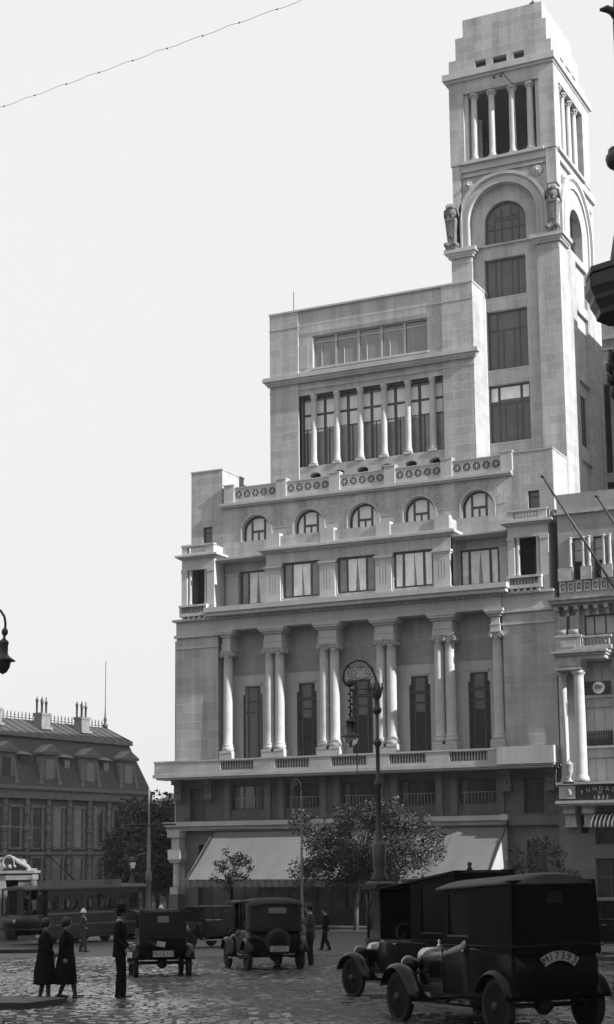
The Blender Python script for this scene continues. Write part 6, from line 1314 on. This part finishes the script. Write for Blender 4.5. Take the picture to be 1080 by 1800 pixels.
    if hat == 'fedora':
        b = MB(); b.lathe(tuple(hd+Vector((-.01, 0, .06))), [(.0, .125), (.06, .13), (.088, .10), (.1, .02), (.103, 0)], 18)
        b.lathe(tuple(hd+Vector((-.01, 0, .06))), [(.10, .008), (.195, .0), (.205, .012), (.195, .014), (.10, .016)], 20); b.v = [(p[0]*1.0, p[1]*.95, p[2]+.03*abs(p[1]/.17)**2*0+(-.02 if p[0]-hd.x > .13 else 0)) for p in b.v]; b.build('hat', M['cloth_black'], T)
    elif hat == 'cap':
        b = MB(); b.lathe(tuple(hd+Vector((-.012, 0, .07))), [(.1, -.01), (.1, .03), (.125, .055), (.11, .075), (0, .085)], 16); b.add([tuple(hd+Vector(v)) for v in ((.07, -.07, .07), (.15, -.04, .055), (.15, .04, .055), (.07, .07, .07), (.07, -.07, .078), (.15, -.04, .063), (.15, .04, .063), (.07, .07, .078))], [(0, 1, 2, 3), (4, 7, 6, 5), (0, 4, 5, 1), (1, 5, 6, 2), (2, 6, 7, 3)]); b.build('cap', M[trousers], T)
    elif hat == 'helmet':
        b = MB(); b.lathe(tuple(hd+Vector((-.01, 0, .05))), [(.15, -.03), (.155, -.02), (.112, .01), (.105, .07), (.07, .12), (.02, .14), (.015, .165), (0, .17)], 18); b.build('helmet', M['white_cloth'], T)
    elif hat == 'straw':
        b = MB(); b.lathe(tuple(hd+Vector((-.01, 0, .08))), [(0, .09), (.09, .088), (.098, .08), (.1, 0), (.155, -.002), (.155, .01), (.1, .012)], 18); b.build('straw_hat', M['cloth_grey'], T)
    return T
RHT = YAW
person('shorter woman in a long black coat, left of the two women', -18.86, 26.95, RHT+.15, 1.57, 'f', dict(elL=(.0, .26, 1.12), wrL=(.12, .2, .95), elR=(.02, -.25, 1.13), wrR=(.17, -.15, 1.0), anL=(-.1, .08, .085), knL=(-.02, .09, .5), anR=(.08, -.1, .085), knR=(.07, -.1, .5)))
person('woman in a long dark coat stepping forward, right of the two women', -18.5, 27.15, RHT+.05, 1.58, 'f', dict(anR=(.22, -.1, .085), knR=(.15, -.1, .49), anL=(-.14, .08, .11), knL=(.0, .09, .5), elR=(-.08, -.25, 1.14), wrR=(-.02, -.24, .9), elL=(.0, .25, 1.13), wrL=(.1, .22, .92)))
m1 = person('man in dark suit and brimmed hat holding paper beside the black saloon', -17.6, 27.7, RHT+.12, 1.80, 'm', dict(elR=(-.06, -.23, 1.14), wrR=(.10, -.20, .94), elL=(-.02, .22, 1.12), wrL=(.16, .16, .98), head=(.035, 0, 1.60), anR=(.06, -.1, .085), knR=(.05, -.1, .5)), 'fedora')
b = MB(); b.box(.14, .24, -.26, -.10, .80, .90); pp = b.build('folded_paper', M['paper'], None); tag(pp, 'small white paper held by the man in the brimmed hat', 'paper'); pp.matrix_world = Matrix.Translation(m1.location) @ Matrix.Rotation(RHT+.12, 4, 'Z')
cp = dict(anR=(.18, -.12, .085), knR=(.11, -.11, .5), anL=(-.16, .1, .09), knL=(-.04, .1, .5), elR=(.0, -.27, 1.15), wrR=(.18, -.22, 1.02), elL=(-.12, .27, 1.14), wrL=(-.08, .3, .88))
person('policeman in white helmet walking in front of the tram', -38.31, 57.43, RHT-.3, 1.72, 'm', cp, 'helmet', 'cloth_grey', 'cloth_grey', vox=.016)
person('policeman whose white helmet shows above the black saloon', -43.3, 72.0, RHT, 1.68, 'm', None, 'helmet', 'cloth_grey', 'cloth_grey', vox=.02)
person('man in dark suit and flat cap walking alone before the shopfront', -28.52, 60.4, RHT+pi*.9, 1.72, 'm', dict(anR=(.2, -.1, .085), knR=(.12, -.1, .5), anL=(-.2, .1, .1), knL=(-.03, .1, .5), elR=(-.08, -.25, 1.14), wrR=(.06, -.2, .92)), 'cap', 'cloth_black', 'cloth_black', vox=.014)
m2 = person('man in grey jacket and straw hat reading at the right side of the touring car', -21.72, 44.9, RHT+pi*.95, 1.86, 'm', dict(elR=(.06, -.24, 1.17), wrR=(.26, -.16, 1.28), elL=(.06, .24, 1.17), wrL=(.26, .14, 1.30), head=(.05, 0, 1.6)), 'straw', 'cloth_grey', 'cloth_dark', vox=.014)
b = MB(); b.box(.30, .315, -.16, .14, 1.30, 1.50); pp = b.build('newspaper', M['paper'], None); tag(pp, 'white newspaper held up by the man in the straw hat', 'newspaper'); pp.matrix_world = Matrix.Translation(m2.location) @ Matrix.Rotation(RHT+pi*.95, 4, 'Z') @ Matrix.Diagonal((1.06, 1.06, 1.06, 1))
# driver of the nearest car, arm out of the window
hd_ = rad(139); dv_ = Vector((cos(hd_), sin(hd_))); lf = Vector((-sin(hd_), cos(hd_))); c_ = Vector((-8.12, 22.78))+dv_*-.62+lf*.36
seat = dict(hiL=(.0, .1, .92), knL=(.42, .12, .98), anL=(.55, .12, .6), hiR=(.0, -.1, .92), knR=(.42, -.12, .98), anR=(.55, -.12, .6), elL=(.10, .38, 1.20), wrL=(.36, .46, 1.12), elR=(.12, -.24, 1.15), wrR=(.34, -.05, 1.25), shL=(0, .185, 1.40))
person('driver in shirt sleeves with his arm out of the nearest car', c_.x, c_.y, hd_, 1.7, 'm', seat, 'cap', 'shirt_cloth', 'cloth_black', z=gz(c_.x, c_.y)-.02, lower=True)
hd2 = rad(146); c_ = Vector((-11.61, 29.12))+Vector((cos(hd2), sin(hd2)))*.0+Vector((-sin(hd2), cos(hd2)))*.33
# tram passengers
tv = math.atan2(td.y, td.x); base = gz(tc.x, tc.y)
for i, (u, lab, ct) in enumerate(((-3.9, 'tram driver standing on the front platform at the left end', 'cloth_dark'), (-2.2, 'tram passenger nearest the front, by the first windows', 'white_cloth'), (-.9, 'tram passenger in pale clothes at the middle windows', 'cloth_grey'), (.6, 'tram passenger in white just right of the middle windows', 'white_cloth'), (2.3, 'tram passenger nearest the rear of the tram', 'cloth_grey'))):
    q = tc+td*u+Vector((td.y, -td.x))*(.55 if i else .3); person(lab, q.x, q.y, tv-pi/2+.3*i, 1.55 if i else 1.68, 'm', None, None, ct, 'cloth_dark', z=base+(.25 if i else .82), vox=.022, group='people riding in the tram')

# ---------------------------------------------------------------- granite setts of the near carriageway, each a slightly tilted stone
def setts():
    rd = random.Random(21); b = MB(); V = []; Fc = []
    rh, fh_ = RH, FH; ang = .16; ca, sa = cos(ang), sin(ang)
    d = 23.0; row = 0
    while d < 61.4:
        hwid = .26*d+6; l = -hwid+(row % 2)*.1
        while l < hwid:
            w_ = rd.uniform(.17, .25)
            wave = .03*sin(l*.9+d*.35)+.02*sin(l*.37-d*.8+2)
            p = rh*(l+w_/2)+fh_*(d+.25*sin(l*.12)); z0 = gz(p.x, p.y)+.004
            tx = rd.gauss(0, .035)+wave*.5; ty = rd.gauss(0, .08)+wave*1.4; hz_ = rd.uniform(0, .012)
            i = len(V); hw, hd2 = w_/2-.008, .062
            for (sx, sy) in ((-1, -1), (1, -1), (1, 1), (-1, 1)):
                q = p+rh*(sx*hw)+fh_*(sy*hd2); V.append((q.x, q.y, z0-.02))
            for (sx, sy) in ((-1, -1), (1, -1), (1, 1), (-1, 1)):
                a, c = sx*(hw-.022), sy*(hd2-.018); q = p+rh*a+fh_*c; V.append((q.x, q.y, z0+.014+hz_+a*tx+c*ty))
            Fc += [(i+4, i+5, i+6, i+7), (i, i+1, i+5, i+4), (i+1, i+2, i+6, i+5), (i+2, i+3, i+7, i+6), (i+3, i, i+4, i+7)]
            l += w_
        d += .142; row += 1
    b.v = V; b.f = Fc; b.sm = [False]*len(Fc)
    m = bpy.data.materials.new('wet_sett_stone'); m.use_nodes = True; t = m.node_tree; N = t.nodes.new; L = t.links.new; s = t.nodes['Principled BSDF']
    tc_ = N('ShaderNodeTexCoord'); n1 = N('ShaderNodeTexNoise'); n1.inputs['Scale'].default_value = .45; n1.inputs['Detail'].default_value = 8; n1.inputs['Roughness'].default_value = .7; L(tc_.outputs['Object'], n1.inputs['Vector'])
    mr = N('ShaderNodeMapRange'); mr.inputs['From Min'].default_value = .38; mr.inputs['From Max'].default_value = .62; mr.inputs['To Min'].default_value = .07; mr.inputs['To Max'].default_value = .38; L(n1.outputs[0], mr.inputs[0]); L(mr.outputs[0], s.inputs['Roughness'])
    n2 = N('ShaderNodeTexNoise'); n2.inputs['Scale'].default_value = 4; n2.inputs['Detail'].default_value = 6; L(tc_.outputs['Object'], n2.inputs['Vector'])
    m2 = N('ShaderNodeMapRange'); m2.inputs['From Min'].default_value = .3; m2.inputs['From Max'].default_value = .7; m2.inputs['To Min'].default_value = .014; m2.inputs['To Max'].default_value = .042; L(n2.outputs[0], m2.inputs[0]); L(m2.outputs[0], s.inputs['Base Color'])
    s.inputs['Specular IOR Level'].default_value = 1.0
    tag(b.build('cobbled_road', m, fixn=False), kind='structure')
setts()
# ---------------------------------------------------------------- far-apart pieces become parts of their own
def split_far():
    for o in list(bpy.data.objects):
        if o.type != 'MESH' or o.modifiers or o.get('kind') or len(o.data.vertices) > 9000 or o.name.split('.')[0] in ('crown', 'trunk', 'clip'): continue
        me = o.data; n = len(me.vertices); par = list(range(n))
        def find(a):
            while par[a] != a: par[a] = par[par[a]]; a = par[a]
            return a
        for e in me.edges:
            a, c = find(e.vertices[0]), find(e.vertices[1])
            if a != c: par[a] = c
        roots = {}
        for i in range(n): roots.setdefault(find(i), []).append(i)
        if not 1 < len(roots) <= 60: continue
        bx = []
        for r_, idx in roots.items():
            cs = [me.vertices[i].co for i in idx]; bx.append((r_, [min(c[k] for c in cs) for k in range(3)], [max(c[k] for c in cs) for k in range(3)]))
        g = list(range(len(bx)))
        def fg(a):
            while g[a] != a: a = g[a]
            return a
        for i in range(len(bx)):
            for j in range(i):
                _, l0, h0 = bx[i]; _, l1, h1 = bx[j]
                gap = math.sqrt(sum(max(0, l0[k]-h1[k], l1[k]-h0[k])**2 for k in range(3)))
                if gap < .48*max(math.dist(l0, h0), math.dist(l1, h1)) and fg(i) != fg(j): g[fg(i)] = fg(j)
        cl = {}
        for i in range(len(bx)): cl.setdefault(fg(i), set()).add(bx[i][0])
        if not 1 < len(cl) <= 12: continue
        sets = list(cl.values()); rt_ = [find(i) for i in range(n)]; ch = kids(o)
        for q, st in enumerate(sets):
            keep = [i for i in range(n) if rt_[i] in st]; mp_ = {v: k for k, v in enumerate(keep)}
            fs = [p for p in me.polygons if rt_[p.vertices[0]] in st]
            m_ = bpy.data.meshes.new(o.name); m_.from_pydata([me.vertices[i].co for i in keep], [], [tuple(mp_[v] for v in p.vertices) for p in fs])
            m_.polygons.foreach_set('use_smooth', [p.use_smooth for p in fs]); m_.materials.append(me.materials[0]); m_.update()
            if q == 0: first = m_; continue
            c = bpy.data.objects.new(o.name, m_); COL.objects.link(c); c.parent = o.parent; c.matrix_local = o.matrix_local
            if o.get('label'): c['label'] = o['label']
        o.data = first
split_far()
# ---------------------------------------------------------------- thin summer haze
b = MB(); b.box(-170, 60, -60, 260, -6.5, 64.5)
hz = b.build('haze', M['plain']); tag(hz, kind='stuff')
hm = bpy.data.materials.new('thin_haze'); hm.use_nodes = True; ht = hm.node_tree; ht.nodes.clear(); ho_ = ht.nodes.new('ShaderNodeOutputMaterial'); hp = ht.nodes.new('ShaderNodeVolumePrincipled')
hp.inputs['Color'].default_value = (.8, .8, .8, 1); hp.inputs['Density'].default_value = .0003; hp.inputs['Anisotropy'].default_value = .2; ht.links.new(hp.outputs[0], ho_.inputs['Volume'])
hz.data.materials.clear(); hz.data.materials.append(hm)
